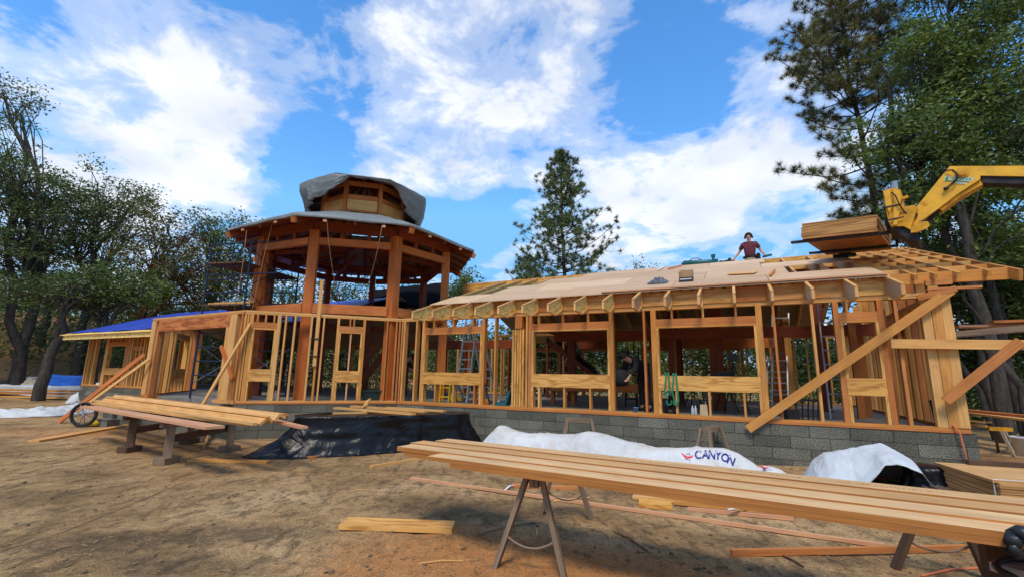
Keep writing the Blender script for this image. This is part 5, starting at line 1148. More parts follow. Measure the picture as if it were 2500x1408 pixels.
# worker in black bending over the bench in the middle
dk = pln(1575, 960, H(0, 11.3), NV); dk = Vector((dk.x, dk.y, FL))
person(dk, toward(-.85, -.35), 'worker dressed in black bent forward by the timber bench, half hidden by a stud', stand(.02, [(.23, -.42, .95), (.18, -.56, .78), (.16, -.61, .71)], [(-.23, -.40, .97), (-.2, -.55, .80), (-.18, -.60, .73)], .5), DKCL, DKCL, DKCL, .95, cap=DKCL)
bg = dk+Vector((-.62, -.1, 0)); MB().lathe(bg+ZV*.55, [(.02, 0), (.19, .02), (.21, .16), (.20, .34), (.15, .38), (.02, .40)], 16).build('tool_bag', DKCL, None, True, 'black tool bag standing on the bench beside the worker in black', 'bag')

# ------------------------------------------------------------------ things on the roof
def onroof(s_, p, dz=0.03): return H(s_, p, roofz(p)+dz)
rn = (ZV-NV*.345).normalized(); ru = (NV+ZV*.345).normalized()
def roofpx(px, py): 
    q = pln(px, py, H(0, 10.13, 3.51), rn); return q
cb = roofpx(1674, 688); bx_ = root('cardboard_box', cb, 'open brown cardboard box with a dark front standing on the roof sheets', 'box')
wv, dv, hv = DV, NV, ZV
def slab(o, a, b, c, name, mat, par): m = MB(); m.hexa([o+a*i+b*j_+c*k for k in (0, 1) for j_ in (0, 1) for i in (0, 1)]); return m.build(name, mat, par)
o = cb-DV*.14; hb = .24
slab(o, DV*.30, NV*.008, ZV*hb*.45, 'front', BLACKM, bx_); slab(o+NV*.2+ZV*.075, DV*.30, NV*.008, ZV*hb, 'back', CARDB, bx_); slab(o+NV*.01, DV*.008, NV*.19, ZV*hb*1.05, 'side', CARDB, bx_); slab(o+NV*.01+DV*.292, DV*.008, NV*.19, ZV*hb*1.05, 'side', CARDB, bx_)
slab(o+ZV*hb*.455+NV*.01, DV*.30, NV*.12, ZV*.008+NV*.0, 'flap', CARDB, bx_); slab(o-NV*.004+DV*.02+ZV*.055, DV*.25, NV*.002, ZV*.018, 'printed_strip', WHITEP, bx_)
cl = roofpx(1606, 690); m = MB(); m.grid(lambda u, v: cl+DV*((u-.5)*.48*(1-.3*abs(v-.5)))+ru*((v-.5)*.45)+rn*(.015+max(0, .12*(1-((u-.55)**2+(v-.5)**2)*5))*(.6+.9*abs(N3((u*5, v*5, 0), 1.5)))), 24, 18); m.build('grey_cloth', GREYC, None, True, 'crumpled dark grey cloth lying on the roof sheathing', 'cloth')
def rboard(a, b, w, t, mat, lab, nm='scrap_board'): thing_board(nm, roofpx(*a)+rn*(.02+t/2), roofpx(*b)+rn*(.02+t/2), w, t, mat, lab, 'board', rn)
rboard((1632, 659), (1666, 650), .05, .03, FIRR, 'small dark stick lying near the top of the roof sheets'); rboard((1607, 661), (1622, 652), .06, .01, WHITEP, 'short white strip on the upper roof sheets', 'white_strip')
rboard((1880, 676), (1891, 663), .05, .03, FIR, 'short offcut on the roof, below the opening'); 
rboard((1780, 670), (1846, 667), .35, .012, FIRP, 'loose pale panel lying on the sheathing near the eave', 'loose_panel')
def ridge(px, dy=0): q = pln(px, 640, H(0, 14.5), NV); return Vector((q.x, q.y, 4.95))
q = ridge(1700); tb = root('tool_bag', q, 'long dark teal tool bag lying on the ridge left of the man', 'bag')
m = MB(); m.tube([q-DV*.42+ZV*.06, q-DV*.34+ZV*.10, q+DV*.05+ZV*.09, q+DV*.40+ZV*.08, q+DV*.46+ZV*.06], [.04, .09, .085, .08, .05], 10); m.build('body', TEAL, tb, True); MB().tube([q-DV*.2+ZV*.17, q-DV*.1+ZV*.23, q+DV*.05+ZV*.23, q+DV*.15+ZV*.16], .012, 6).build('strap', BLACKM, tb)
q = ridge(1742); MB().box((-.03, -.03, 0), (.03, .03, .22), 0, q).box((-.05, -.04, .22), (.05, .04, .30), 0, q).box((.05, -.03, 0), (.13, .03, .16), 0, q).build('nail_gun', TEAL, None, label='upright nail gun on the ridge at the right end of the teal bag', cat='tool')
q = ridge(1775); MB().box((-.22, -.03, 0), (-.08, .03, .07), 0, q).box((-.05, -.05, 0), (.2, .05, .09), 0, q).ball(q+Vector((.08, 0, .12)), .05, 8).build('circular_saw', RUST, None, label='small dark power saw lying on the ridge just left of the man', cat='tool')
q = roofpx(2062, 631); MB().box((-.22, -.06, .03), (.22, .06, .10), WB, q).tube([q-DV*.1+ZV*.12, q+DV*.14+ZV*.12], .02, 6).build('power_tool', DKGREEN, None, label='dark green tool lying on the rafters below the plywood load', cat='tool')

# ------------------------------------------------------------------ inside the house
def atp(px, py, p): return pln(px, py, NV*p, NV)
ALUB = simple('bright_aluminium', (.72, .72, .73), .5, .15, vary=.08)
# aluminium folding ladder
la = atp(1125, 975, 11.4); la = Vector((la.x, la.y, FL)); tp = atp(1152, 782, 11.7)
al = root('folding_ladder', la, 'tall aluminium folding ladder standing open inside, seen through the window nearest the tower', 'ladder')
ladder('', '', la, tp, .40, DV, ALUB, 9, al, red=True, rail=(.035, .075), rungr=.02); ladder('', '', la+DV*.55+NV*.8, tp+DV*.1+NV*.05, .36, DV, ALUB, 9, al)
m1 = atp(1085, 975, 11.0); m1 = Vector((m1.x, m1.y, FL)); yl = root('step_ladder', m1, 'small yellow-sided step ladder below the window nearest the tower', 'ladder')
ladder('', '', m1, m1+ZV*.75+DV*.05, .30, DV, YELP, 3, yl); ladder('', '', m1+NV*.5+DV*.25, m1+ZV*.75+DV*.1, .28, DV, ALU, 2, yl)
for (a, b, w, p, lab, mt) in [((2050, 1000), (2017, 742), .34, 11.6, 'silvery extension ladder leaning inside the house behind the right studs', ALU), ((1903, 965), (1905, 765), .38, 13.6, 'aluminium ladder leaning on the inner beam behind the long brace', ALU),
        ((1540, 970), (1546, 850), .30, 13.0, 'dark step ladder standing inside behind the worker in black', RUST), ((1897, 985), (1897, 870), .42, 12.5, 'low scaffold ladder frame inside, below the inner beam', ALU)]:
    b0 = atp(a[0], a[1], p); b0 = Vector((b0.x, b0.y, FL)); t0 = atp(b[0], b[1], p+.7); ladder('ladder', lab, b0, t0, w, DV, mt)
def isurf(px, p): q = atp(px, 950, p); return Vector((q.x, q.y, FL))
bn = isurf(1475, 12.0); be = root('work_bench', bn, 'long timber beam bench on legs in the middle of the house', 'bench')
B('top_beam', isurf(1345, 12.0)+ZV*.50, isurf(1590, 12.0)+ZV*.50, .25, .22, TIMB, be)
B('top_beam', isurf(1345, 12.3)+ZV*.50, isurf(1590, 12.3)+ZV*.50, .25, .20, TIMB, be)
for px in (1350, 1400, 1580): MB().box((-.05, -.05, 0), (.05, .05, .39), WB, isurf(px, 12.1)).build('leg', TIMB, be)
for i, (px, r, h_, mt, lab, nm) in enumerate([(1365, .05, .05, BLACKM, 'round black lid', 'lid'), (1403, .055, .10, WHITEP, 'small white can', 'can'), (1425, .09, .05, RUST, 'flat dark tray', 'tray'), (1450, .04, .06, ALU, 'short silver tin', 'tin')]):
    MB().lathe(isurf(px, 12.0)+ZV*.612, [(r*.9, 0), (r, .01), (r, h_), (r*.7, h_+.01), (.01, h_+.01)], 14).build(nm, mt, None, True, lab+' on the timber bench in the middle of the house', nm)
# dark green storage bin, far left bench and saws
q = isurf(905, 12.9)+Vector((0, -.3, 0)); q = pln(905, 970, Bw.P(0, 0, .35), Bw.n); q = Vector((q.x, q.y, FL)); bi = root('storage_bin', q, 'dark green lidded plastic bin on the floor inside the bay corner', 'bin'); a_ = math.atan2(Bw.d.y, Bw.d.x)
m = MB(); P = []
for z, k in ((0, .85), (.27, 1.0)): P += [q+Bw.d*(.24*k*sx_)+Bw.n*(.17*k*sy_)+ZV*z for sy_ in (-1, 1) for sx_ in (-1, 1)]
m.hexa(P); m.build('tub', DKGREEN, bi); MB().box((-.265, -.19, .27), (.265, .19, .31), a_, q).build('lid', DKGREEN, bi)
q = atp(1232, 992, 10.30); q = Vector((q.x, q.y, .912)); tcs = root('tool_case', q, 'open teal plastic tool case sitting on the plate left of the thick post', 'tool case')
MB().box((-.20, -.12, 0), (.14, .10, .07), WB, q-DV*.05).build('case_bottom', TEAL, tcs); MB().board(q+DV*.07+ZV*.07, q+DV*.16+ZV*.34, .20, .06, DV).build('case_lid', TEAL, tcs); MB().ball(q-DV*.15-NV*.03+ZV*.09, .035, 8).build('drill_bit_box', ALU, tcs)
MB().board(atp(1180, 925, 10.25), atp(1196, 985, 10.22), .035, .02, NV).build('pry_bar', BLACKM, None, label='thin black bar leaning beside the window nearest the tower', cat='tool')
MB().lathe(Vector(atp(1190, 985, 10.32).xy.to_3d())+ZV*.912, [(.04, 0), (.05, .005), (.05, .13), (.046, .135), (.01, .13)], 14).build('wooden_keg', FIRR, None, True, 'short brown cylinder standing on the plate below the black bar', 'canister')
MB().lathe(Vector(atp(1288, 990, 10.33).xy.to_3d())+ZV*.912, [(.035, 0), (.035, .18), (.012, .21), (.012, .24), (.005, .24)], 14).build('spray_can', ALU, None, True, 'silver canister standing right of the thick built-up post', 'canister')
q = isurf(1120, 12.2); MB().box((-.2, -.15, 0), (.2, .15, .18), WB, q).box((-.17, -.13, .18), (.17, .13, .22), WB, q).box((-.05, -.02, .22), (.05, .02, .26), WB, q).build('yellow_toolbox', YELP, None, label='yellow toolbox on the floor at the foot of the aluminium ladder', cat='toolbox')
# straps over the sill beam, bottle, paper bag, bucket
sp = root('lifting_strap', C.P(UC(1630, 985), 1.69, .05), 'green lifting strap looped over the window sill beam left of the widest opening', 'strap')
for i, (du, zl) in enumerate([(0, 1.22), (.05, 1.28), (.15, 1.10), (.20, 1.16)]):
    u0 = UC(1626, 930)+du; pts = [C.P(u0, 1.72, .10), C.P(u0, 1.73, .0), C.P(u0+.01, 1.66, -.035), C.P(u0+.03*(1 if i % 2 else -1), 1.35, -.04), C.P(u0+.03, zl, -.03)]
    for a_, b_ in zip(pts, pts[1:]): MB().board(a_, b_, .032, .008, NV).build('strap_run', STRAPM, sp)
for i, px in enumerate((1628, 1644)):
    u0 = UC(px, 930)+.03; MB().tube([C.P(u0+.045*math.cos(a), 1.16+.07*math.sin(a), -.03) for a in np.linspace(math.pi*.9, math.pi*2.1, 10)], .016, 6).build('strap_loop', STRAPM, sp)
MB().tube([C.P(UC(1652, 985)+.02*math.sin(k), 1.4-.04*k, .06) for k in range(12)], .014, 6).build('strap_tail', STRAPM, sp)
q = C.P(UC(1719, 1015), .912, .05); pbg = MB(); pbg.hexa([q+DV*x*(.075 if z < .1 else .062)+NV*y*.05+ZV*z for z in (0, .21) for y in (-1, 1) for x in (-1, 1)]); pbg.tube([q+DV*.03+ZV*.2, q+DV*.035+ZV*.27], .006, 5); pbg.build('paper_bag', PAPER, None, label='brown paper bag standing on the plate of the widest opening', cat='bag')
for i, px in enumerate((1691, 1698)): MB().lathe(C.P(UC(px, 1015), .912, .06+.03*i), [(.026, 0), (.028, .01), (.028, .12), (.011, .155), (.011, .18), (.004, .18)], 12).build('water_bottle', GLASSY, None, True, ['left', 'right'][i]+'-hand one of two clear bottles beside the paper bag', 'bottle', group='clear water bottles on the wall plate')
MB().lathe(C.P(UC(1551, 1010), .912, .05), [(.045, 0), (.055, .1), (.058, .1), (.05, .09), (.001, .088)], 14).build('plastic_tub', BLUEP, None, True, 'small pale blue tub on the plate left of the single stud', 'tub')
MB().lathe(C.P(UC(1632, 1012), .90, .3), [(.12, 0), (.13, .03), (.10, .09), (.03, .11), (.02, .5), (.001, .5)], 16).build('fan_base', BLACKM, None, True, 'black round-based stand on the floor below the green strap', 'stand')
for i, px in enumerate((1937, 1952, 1966, 1978, 1990)): q = isurf(px, 10.75+.05*i); MB().tube([q, q+ZV*.36+DV*.03], .014, 6).box((-.05, -.018, .36), (.05, .018, .40), WB, q+DV*.03).build('hammer', RUST, None, label=['first', 'second', 'third', 'fourth', 'fifth'][i]+' from the left of the dark hammers standing behind the right studs', cat='hammer', group='hammers standing in a row')
q = isurf(1925, 10.7); MB().box((-.12, -.1, 0), (.12, .1, .2), 0, q).tube([q+Vector((-.1, 0, .2)), q+Vector((-.05, 0, .30)), q+Vector((.1, 0, .3)), q+Vector((.12, 0, .2))], .012, 6).build('tool_tote', DKCL, None, label='dark tool tote on the floor left of the row of hammers', cat='tote')
q = isurf(2288, 10.9); MB().lathe(q, [(.10, 0), (.13, .42), (.14, .42), (.13, .45), (.001, .45)], 16).build('waste_bin', BLACKM, None, True, 'tall black bin inside behind the corner posts', 'bin')
for k, (px, py, p) in enumerate(((1795, 980, 11.6), (1770, 980, 12.4), (1690, 980, 14))):
    q = isurf(px, p); o = root('tripod_stand', q, ['black tripod work light inside the widest opening', 'black cutting stand with a curved saw on top in the middle of the house', 'small dark stool far inside the house'][k], 'stand')
    hgt = (1.15, .75, .5)[k]
    for a in (0, 2.1, 4.2): MB().tube([q+Vector((math.cos(a)*.3, math.sin(a)*.3, 0)), q+ZV*hgt], .015, 6).build('leg', BLACKM, o)
    MB().box((-.10-.1*(k > 0), -.08, hgt), (.10+.1*(k > 0), .08, hgt+(.16, .18, .04)[k]), WB, q).build('head', BLACKM, o, bevel=.03)
q = isurf(660, 12.9); MB().lathe(pln(673, 960, Bw.P(0, 0, .3), Bw.n)*1.0+ZV*(FL-pln(673, 960, Bw.P(0, 0, .3), Bw.n).z), [(.05, 0), (.06, .02), (.02, .28), (.001, .29)], 14).build('white_cone', WHITEP, None, True, 'slim white cone on the floor behind the bay wall', 'cone')
for i, (px, p) in enumerate(((715, 14.0), (760, 14.5), (830, 14.2), (700, 15.5))):
    q = isurf(px, p); o = root('saw_stand', q, ['saw stand left of the second tower post', 'wheeled saw stand behind the second tower post', 'dark table saw seen through the narrow bay window', 'small stand far inside under the tower'][i], 'stand')
    for sx_ in (-1, 1):
        for sy_ in (-1, 1): MB().tube([q+Vector((.22*sx_, .18*sy_, 0)), q+Vector((.16*sx_, .12*sy_, .72))], .014, 6).build('leg', RUST, o)
    MB().box((-.3, -.2, .72), (.3, .2, .80+.12*(i == 2)), WB, q).build('table', TIMBD if i % 2 else RUST, o)
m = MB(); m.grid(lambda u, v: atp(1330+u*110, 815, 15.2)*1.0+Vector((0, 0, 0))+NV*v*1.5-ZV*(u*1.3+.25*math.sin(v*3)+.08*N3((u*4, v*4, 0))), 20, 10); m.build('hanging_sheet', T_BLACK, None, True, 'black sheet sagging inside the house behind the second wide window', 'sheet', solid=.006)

LVLD = wood('laminated_edge', (.50, .20, .05), (.46, .18, .045), (.26, .08, .018), knots=0)
# ------------------------------------------------------------------ foreground: laminated beams on sawhorses
def sawhorse(name, label, A_, B_, hgt, mat, spread=.34, group=None, leg=.085, rz=None, twin=False, rope=True):
    """A_, B_: the two ends of the top rail on the ground plan"""
    A_, B_ = Vector(A_), Vector(B_); c = (A_+B_)/2; d = (B_-A_).normalized(); n = ZV.cross(d); rt = root(name, gz(c), label, 'sawhorse', group)
    T = ZV*hgt; zb = lambda v: Vector((v.x, v.y, gfine(v.x, v.y)-.01))
    B('rail', A_+T-ZV*.05+n*.022-ZV*0, B_+T-ZV*.05+n*.022, .038, .10, mat, rt); B('rail', A_+T-ZV*.05-n*.022, B_+T-ZV*.05-n*.022, .038, .10, mat, rt)
    for e, sg in ((A_, 1), (B_, -1)):
        for s in (-1, 1): B('leg', Vector(e.xy.to_3d())+ZV*(A_.z)+T-ZV*.02+d*.03*sg+n*(.068*s), zb(e+n*spread*s-d*.12*sg), leg, .040, mat, rt, up=n)
        if rope: MB().tube([zb(e)+ZV*.26+n*(x*spread*.68)-ZV*(.07*(1-x*x))-d*.09*sg for x in np.linspace(-1, 1, 9)], .010, 6).build('tie', OLDW, rt)
    return rt
GS = 'sawhorses under the long beams'
gA = hz(1305, 1392, 0); dn = (NV*.90+DV*.18).normalized()
gA = Vector((gA.x, gA.y, 0)); sawhorse('sawhorse', 'weathered sawhorse in the centre foreground carrying the long beams', Vector((.22, 4.33, 0)), Vector((.65, 5.72, 0)), .742, OLDW, .30, GS)
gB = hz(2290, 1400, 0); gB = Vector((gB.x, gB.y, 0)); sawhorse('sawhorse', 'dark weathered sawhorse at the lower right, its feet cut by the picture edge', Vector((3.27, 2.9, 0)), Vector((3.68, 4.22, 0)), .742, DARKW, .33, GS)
GLV = 'laminated beams laid side by side on the sawhorses'
bd = None; a1 = hz(1043, 1112, .84); b1 = hz(2500, 1303, .84); bd = (b1-a1); bd.z = 0; bd.normalize(); bn_ = ZV.cross(bd)
def beam(lpx, lpy, z, w, L, lab, back=0, layers=1, t=.038, mat=LVLE):
    a = hz(lpx, lpy, z); c = a+bn_*(w/2); m = MB()
    for k in range(layers):
        zz = z-t/2-(t+.001)*k; m.board(Vector((c.x, c.y, zz))+bd*(0 if k == 0 else .28), Vector((c.x, c.y, zz))+bd*(L-(0 if k == 0 else .2)), w, t-.001)
    for q_ in range(0, len(m.mi), 6): m.mi[q_+2] = m.mi[q_+3] = 1
    return m.build('laminated_beam', [mat, LVLD], None, label=lab, cat='beam', group=GLV, bevel=.003)
beam(1043, 1112, .840, .222, 6.6, 'nearest of the long laminated beams on the sawhorses, doubled in thickness', layers=2)
o1 = hz(1043, 1112, .845)+bn_*.236
def beam2(along, idx, z, w, L, lab, mat=LVLE):
    s0 = Vector((o1.x, o1.y, 0))+bn_*(.240*idx+w/2)+bd*along; m = MB(); m.board(s0+ZV*(z-.022), s0+bd*L+ZV*(z-.022), w, .044); m.board(s0+bd*.1+ZV*(z-.0675), s0+bd*(L-.3)+ZV*(z-.0675), w-.01, .044)
    for q_ in range(0, len(m.mi), 6): m.mi[q_+2] = m.mi[q_+3] = 1
    return m.build('laminated_beam', [mat, LVLD], None, label=lab, cat='beam', group=GLV, bevel=.003)
beam2(-.62, 0, .851, .228, 7.4, 'second of the long laminated beams, its left end sticking out furthest')
beam2(-.66, 1, .861, .228, 7.3, 'third of the long laminated beams counted from the camera'); beam2(-.50, 2, .871, .228, 7.2, 'farthest of the long laminated beams, next to the white wrap, with dark stamps')
# stamped marks on the far beam (illegible grade stamps)
st0 = Vector((o1.x, o1.y, .8715))+bn_*(.238*2+.11); stm = MB(); rs = random.Random(5)
for c0, c1 in ((1.25, 2.0), (2.55, 3.05), (3.35, 3.9), (4.3, 5.1)):
    u = c0
    while u < c1: L_ = rs.uniform(.012, .035); h_ = rs.uniform(.01, .03); stm.board(st0+bd*u+bn_*rs.uniform(-.02, .02), st0+bd*(u+L_)+bn_*rs.uniform(-.02, .02), .004 if rs.random() < .7 else .012, .0012); u += L_+.012
ob_l = [o for o in bpy.data.objects if o.name.startswith('laminated_beam') and 'farthest' in o.get('label', '')][0]; stm.build('grade_stamp', INKD, ob_l)
# scrap and boards on the ground
def gboard(a, b, w, t, mat, lab, nm='board', dz=0, grp='loose boards on the ground', up=(0, 0, 1)):
    A_ = gpt(*a); B_ = gpt(*b); k = t/2+.004+dz; return thing_board(nm, A_+ZV*k, B_+ZV*k, w, t, mat, lab, 'board', up, grp, .002)
gboard((838, 1282), (1107, 1292), .29, .044, LVL, 'thick laminated offcut lying alone in the foreground with dark end grain', 'beam_offcut')
gboard((1003, 1170), (2160, 1337), .038, .038, PINK, 'very long pinkish strip of wood running under both sawhorses'); gboard((1786, 1357), (2360, 1345), .04, .055, FIRR, 'reddish board set on edge on the ground at lower right', up=(0, 0, 1))
gboard((1000-95, 1142), (1045, 1118), .06, .04, FIRP, 'short pale stick pointing to the left end of the long beams'); gboard((463, 1126), (655, 1130), .14, .038, FIR, 'flat reddish board on the ground right of the trestles'); gboard((752, 1119), (826, 1108), .12, .04, FIRR, 'small reddish offcut at the edge of the black plastic')
gboard((80, 1079), (352, 1032), .24, .04, FIRP, 'wide plank lying on the ground at an angle left of the trestles')
GSC = 'scrap wood pile under the long beams'
gboard((1545, 1216), (1870, 1246), .09, .04, FIRP, 'long yellow stick at the back of the scrap pile', grp=GSC); gboard((1560, 1232), (1640, 1240), .24, .05, LVL, 'wide short laminated offcut at the left of the scrap pile', grp=GSC)
gboard((1645, 1232), (1905, 1256), .08, .05, FIR, 'middle stick of the scrap pile', dz=.01, grp=GSC); gboard((1680, 1246), (1937, 1270), .05, .04, PINK, 'front pinkish stick of the scrap pile', grp=GSC)
gboard((1250, 1188), (1425, 1195), .10, .04, FIRR, 'reddish board on the ground behind the centre sawhorse', grp=GSC); gboard((1378, 1182), (1400, 1176), .09, .07, FIRP, 'short wood block behind the centre sawhorse', dz=.03, grp=GSC)
P = [gpt(1778, 1262), gpt(1800, 1261), gpt(1830, 1250), gpt(1860, 1245), gpt(1882, 1245)]; m = MB()
for a, b in zip(P, P[1:]): m.board(a+ZV*.09, b+ZV*.10, .035, .006)
m.build('white_strip', WHITEP, None, label='curved white plastic strip lying across the scrap pile', cat='strip')
P = [gpt(1232, 1199), gpt(1245, 1191), gpt(1262, 1189)]; MB().board(P[0]+ZV*.02, P[1]+ZV*.04, .03, .006).board(P[1]+ZV*.04, P[2]+ZV*.03, .03, .006).build('white_strip', WHITEP, None, label='small white strip on the ground left of the centre sawhorse', cat='strip')
GT = 'thin sticks lying on the bare soil'
for i, (a, b, r, mt, lab) in enumerate([((1168, 1306), (1305, 1276), .010, OLDW, 'long brown twig left of the sawhorse feet'), ((1022, 1376), (1130, 1370), .006, FIRP, 'thin straw-coloured stick low in the foreground'), ((1498, 1298), (1580, 1345), .007, DARKW, 'thin dark rod right of the centre sawhorse'),
        ((1912, 1358), (1962, 1385), .009, DARKW, 'dark stick poking out under the reddish board'), ((850, 1198), (905, 1196), .005, FIRP, 'tiny pale stick behind the laminated offcut'), ((1350, 1225), (1440, 1215), .010, FIRP, 'pale lath between the centre sawhorse legs'), ((1310, 1290), (1311, 1307), .008, FIRP, 'tiny upright-looking splinter between the sawhorse legs')]):
    A_, B_ = gpt(*a), gpt(*b); mid = (A_+B_)/2; mid.z = gfine(mid.x, mid.y)+.02; MB().tube([A_+ZV*r, mid, B_+ZV*r], r, 6).build('stick', mt, None, label=lab, cat='stick', group=GT)
pts = [gpt(x, y) for x, y in ((0, 1345), (150, 1300), (300, 1240), (440, 1180), (560, 1135), (700, 1100))]; MB().tube([p+ZV*.008 for p in pts], .0045, 5).build('string_line', ROPE, None, label='thin string line running over the soil from the lower left to the black plastic', cat='string')
ch = MB(); rs = random.Random(3)
for k in range(900):
    px, py = rs.uniform(0, 2500), rs.uniform(1060, 1405); p = gpt(px, py); 
    if rs.random() < min(1, 14/p.y**1.2): a = rs.uniform(0, 6.28); L_ = rs.uniform(.01, .045); ch.board(p+Vector((math.cos(a), math.sin(a), 0))*L_+ZV*.006, p-Vector((math.cos(a), math.sin(a), 0))*L_+ZV*.004, rs.uniform(.005, .018), .004)
ch.build('wood_chips', wood('chip_wood', (.42, .26, .13), (.30, .17, .08), (.2, .1, .05)), None, label='scattered wood chips and splinters on the soil', cat='wood chips', kind='stuff')

def crease(v, s=1.0):
    d, _ = noise.voronoi(Vector(v)*s); return d[0]
# ------------------------------------------------------------------ draped piles
def drape(name, mat, c, ax, a, b, h, label, cat, out=.35, pleat=.10, seed=0, nz=.05, top=None, nu=150, nv=26, sq=3.2, outf=None):
    c = Vector(c); ax = Vector(ax).normalized(); ay = ZV.cross(ax); m = MB()
    def fn(u, v):
        t = u*2*math.pi; cs, sn = math.cos(t), math.sin(t); k = (abs(cs)**sq+abs(sn)**sq)**(-1/sq); x, y = a*cs*k, b*sn*k
        if v < .38: f = v/.38; q = c+ax*x*f+ay*y*f; zz = (top(x*f, y*f) if top else h)+nz*N3((x*f*1.5, y*f*1.5, seed), 1.2)-.02*f**6
        else:
            f = (v-.38)/.62; pl_ = pleat*(fold(u*26, 1, seed)*2-.5)*f**.8+.04*N3((u*9, f*3, seed), 2)+pleat*.45*(crease((u*18+f*1.5, f*2.2, seed))-.45)*min(1, f*3)*(1-f*.6); o = (outf(t) if outf else out)*f**2.2+pl_; L_ = math.hypot(x, y); q = c+ax*(x*(1+o/L_))+ay*(y*(1+o/L_))
            h0 = (top(x, y) if top else h); gzv = gfine(q.x, q.y)-c.z; zz = h0+(gzv+.015-h0)*min(1, f*1.05)
            if f > .95: zz = gzv+.012
        return Vector((q.x, q.y, c.z+zz))
    m.grid(fn, nu, nv); return m.build(name, mat, None, True, label, cat, solid=.006)
pc = (hz(739, 1018, .75)+hz(1150, 1010, .75))/2; pax = hz(1150, 1010, .75)-hz(739, 1018, .75); pax.z = 0; hl = pax.length/2; pax.normalize(); pay = ZV.cross(pax); pc = pc+pay*.55; pc.z = 0
drape('black_plastic', T_BLACK, pc, pax, hl+.12, .55, .75, 'big pile covered with glossy black plastic sheet in front of the bay', 'plastic sheet', pleat=.16, seed=3, nz=.04, outf=lambda t: .12+.75*max(0, -math.cos(t-.35))**3+.25*max(0, math.cos(t))**4, nu=220, nv=34)
GP = 'boards lying on the black plastic pile'
def zboard(a, b, z, w, t, mat, lab, nm='board', grp=GP): return thing_board(nm, hz(a[0], a[1], z), hz(b[0], b[1], z), w, t, mat, lab, 'board', (0, 0, 1), grp, .002)
zboard((820, 995), (1010, 1010), .82, .14, .04, FIRP, 'longest board on the black pile, lying nearest'); zboard((860, 991), (1040, 1004), .83, .14, .04, FIRP, 'second board on the black pile, just behind the nearest'); zboard((945, 994), (1085, 1003), .81, .12, .04, FIRP, 'shorter board at the back right of the black pile')
zboard((812, 1008), (900, 1006), .78, .05, .04, FIRP, 'short stick under the boards on the black pile'); thing_board('board_offcut', hz(891, 990, .87), hz(900, 975, .95), .13, .035, FIRP, 'small offcut standing tilted on the black pile', 'board', (0, -1, .3), GP)
zboard((655, 1022), (742, 1043), .72, .13, .04, PINK, 'board end poking out right of the trestle pile over the black plastic')
# white lumber wrap along the foundation
tops = [(1183, 1045, .02), (1192, 1036, 0), (1232, 1038, 0), (1265, 1052, 0), (1290, 1057, 0), (1400, 1059, 0), (1432, 1052, 0), (1462, 1056, 0), (1510, 1070, 0), (1560, 1084, 0), (1600, 1092, 0), (1700, 1092, 0), (1765, 1093, 0), (1800, 1106, 0), (1835, 1128, 0), (1850, 1140, 0), (1875, 1132, 0), (1905, 1131, 0), (1922, 1143, 0), (1930, 1160, 0)]
pw = 9.15; tz_ = [onP(x, y, pw) for x, y, _ in tops]; ss_ = [t[0] for t in tz_]; zz_ = [t[1] for t in tz_]
def wrapf(u, v):
    s_ = ss_[0]+(ss_[-1]-ss_[0])*u; zt = float(np.interp(s_, ss_, zz_)); x = (v-.5)*2; gq = H(s_, pw); gr = gfine(gq.x, gq.y)
    hgt = max(zt-gr, .04); wd = .42+.25*hgt; prof = (1-abs(x)**2.6); end = min(1, u*14, (1-u)*14)**.5
    z = gr+hgt*prof*end; n1 = N3((s_*1.7, x*1.2, 0), 1.4, 2); dd = .10*(.42-crease((s_*1.7+x*.9, x*1.5, 5)))+.09*(.5-abs(N3((s_*1.6+x*.8, x*.9, 5), 1.3)))+.06*(.4-abs(N3((s_*3.1-x*1.6, x*1.2, 9), 2.0)))-.045; 
    return H(s_+.05*n1, pw+x*wd+dd*(1-abs(x)), max(z+(dd*.6 if abs(x) < .9 and prof > .15 else 0)*(abs(x) > .18), gr+.01))
m = MB(); m.grid(wrapf, 220, 36); ww = m.build('white_wrap', T_WHITE, None, True, 'long crumpled white lumber wrap with blue lettering, lying along the block wall', 'lumber wrap', solid=.005)
bv = bvh_of(ww)
def wtext(s, px, py, size, mat, rot, sy=1.0):
    q = pln(px, py, NV*8.85, NV); z = ZV; M = Matrix((DV, ZV, -NV)).transposed().to_4x4(); M = Matrix.Translation(q) @ M @ Matrix.Rotation(rot, 4, 'Z') @ Matrix.Diagonal((1, sy, 1, 1)); put_mesh(text_mesh(s, size, .001, .0045), 'lettering', mat, ww, M, bv, NV, off=.010)
for chh, px, py, rt_ in (('C', 1704, 1110, .05), ('A', 1722, 1110, .0), ('N', 1738, 1111, -.05), ('Y', 1753, 1112, -.12), ('O', 1770, 1117, -.35), ('N', 1785, 1124, -.42)): wtext(chh, px, py, .155, INKB, rt_)
def wstroke(pts, w, mat, nm='emblem'):
    me = bpy.data.meshes.new('s'); V_ = []; F_ = []
    Q = [pln(x, y, NV*8.85, NV) for x, y in pts]; n = len(Q)
    for i, q in enumerate(Q):
        d = (Q[min(i+1, n-1)]-Q[max(i-1, 0)]).normalized(); p_ = NV.cross(d); k = w*(1-abs(2*i/(n-1)-1)**2*.7); V_ += [q+p_*k, q-p_*k]
        if i: F_.append((2*i-2, 2*i-1, 2*i+1, 2*i))
    me.from_pydata(V_, [], F_); put_mesh(me, nm, mat, ww, Matrix.Identity(4), bv, NV, off=.012)
wstroke([(1663, 1105), (1670, 1111), (1679, 1115), (1687, 1114), (1693, 1110)], .016, INKR); wstroke([(1674, 1109), (1674, 1118), (1688, 1121)], .006, INKB); wstroke([(1674, 1108), (1684, 1107), (1686, 1114)], .006, INKB)
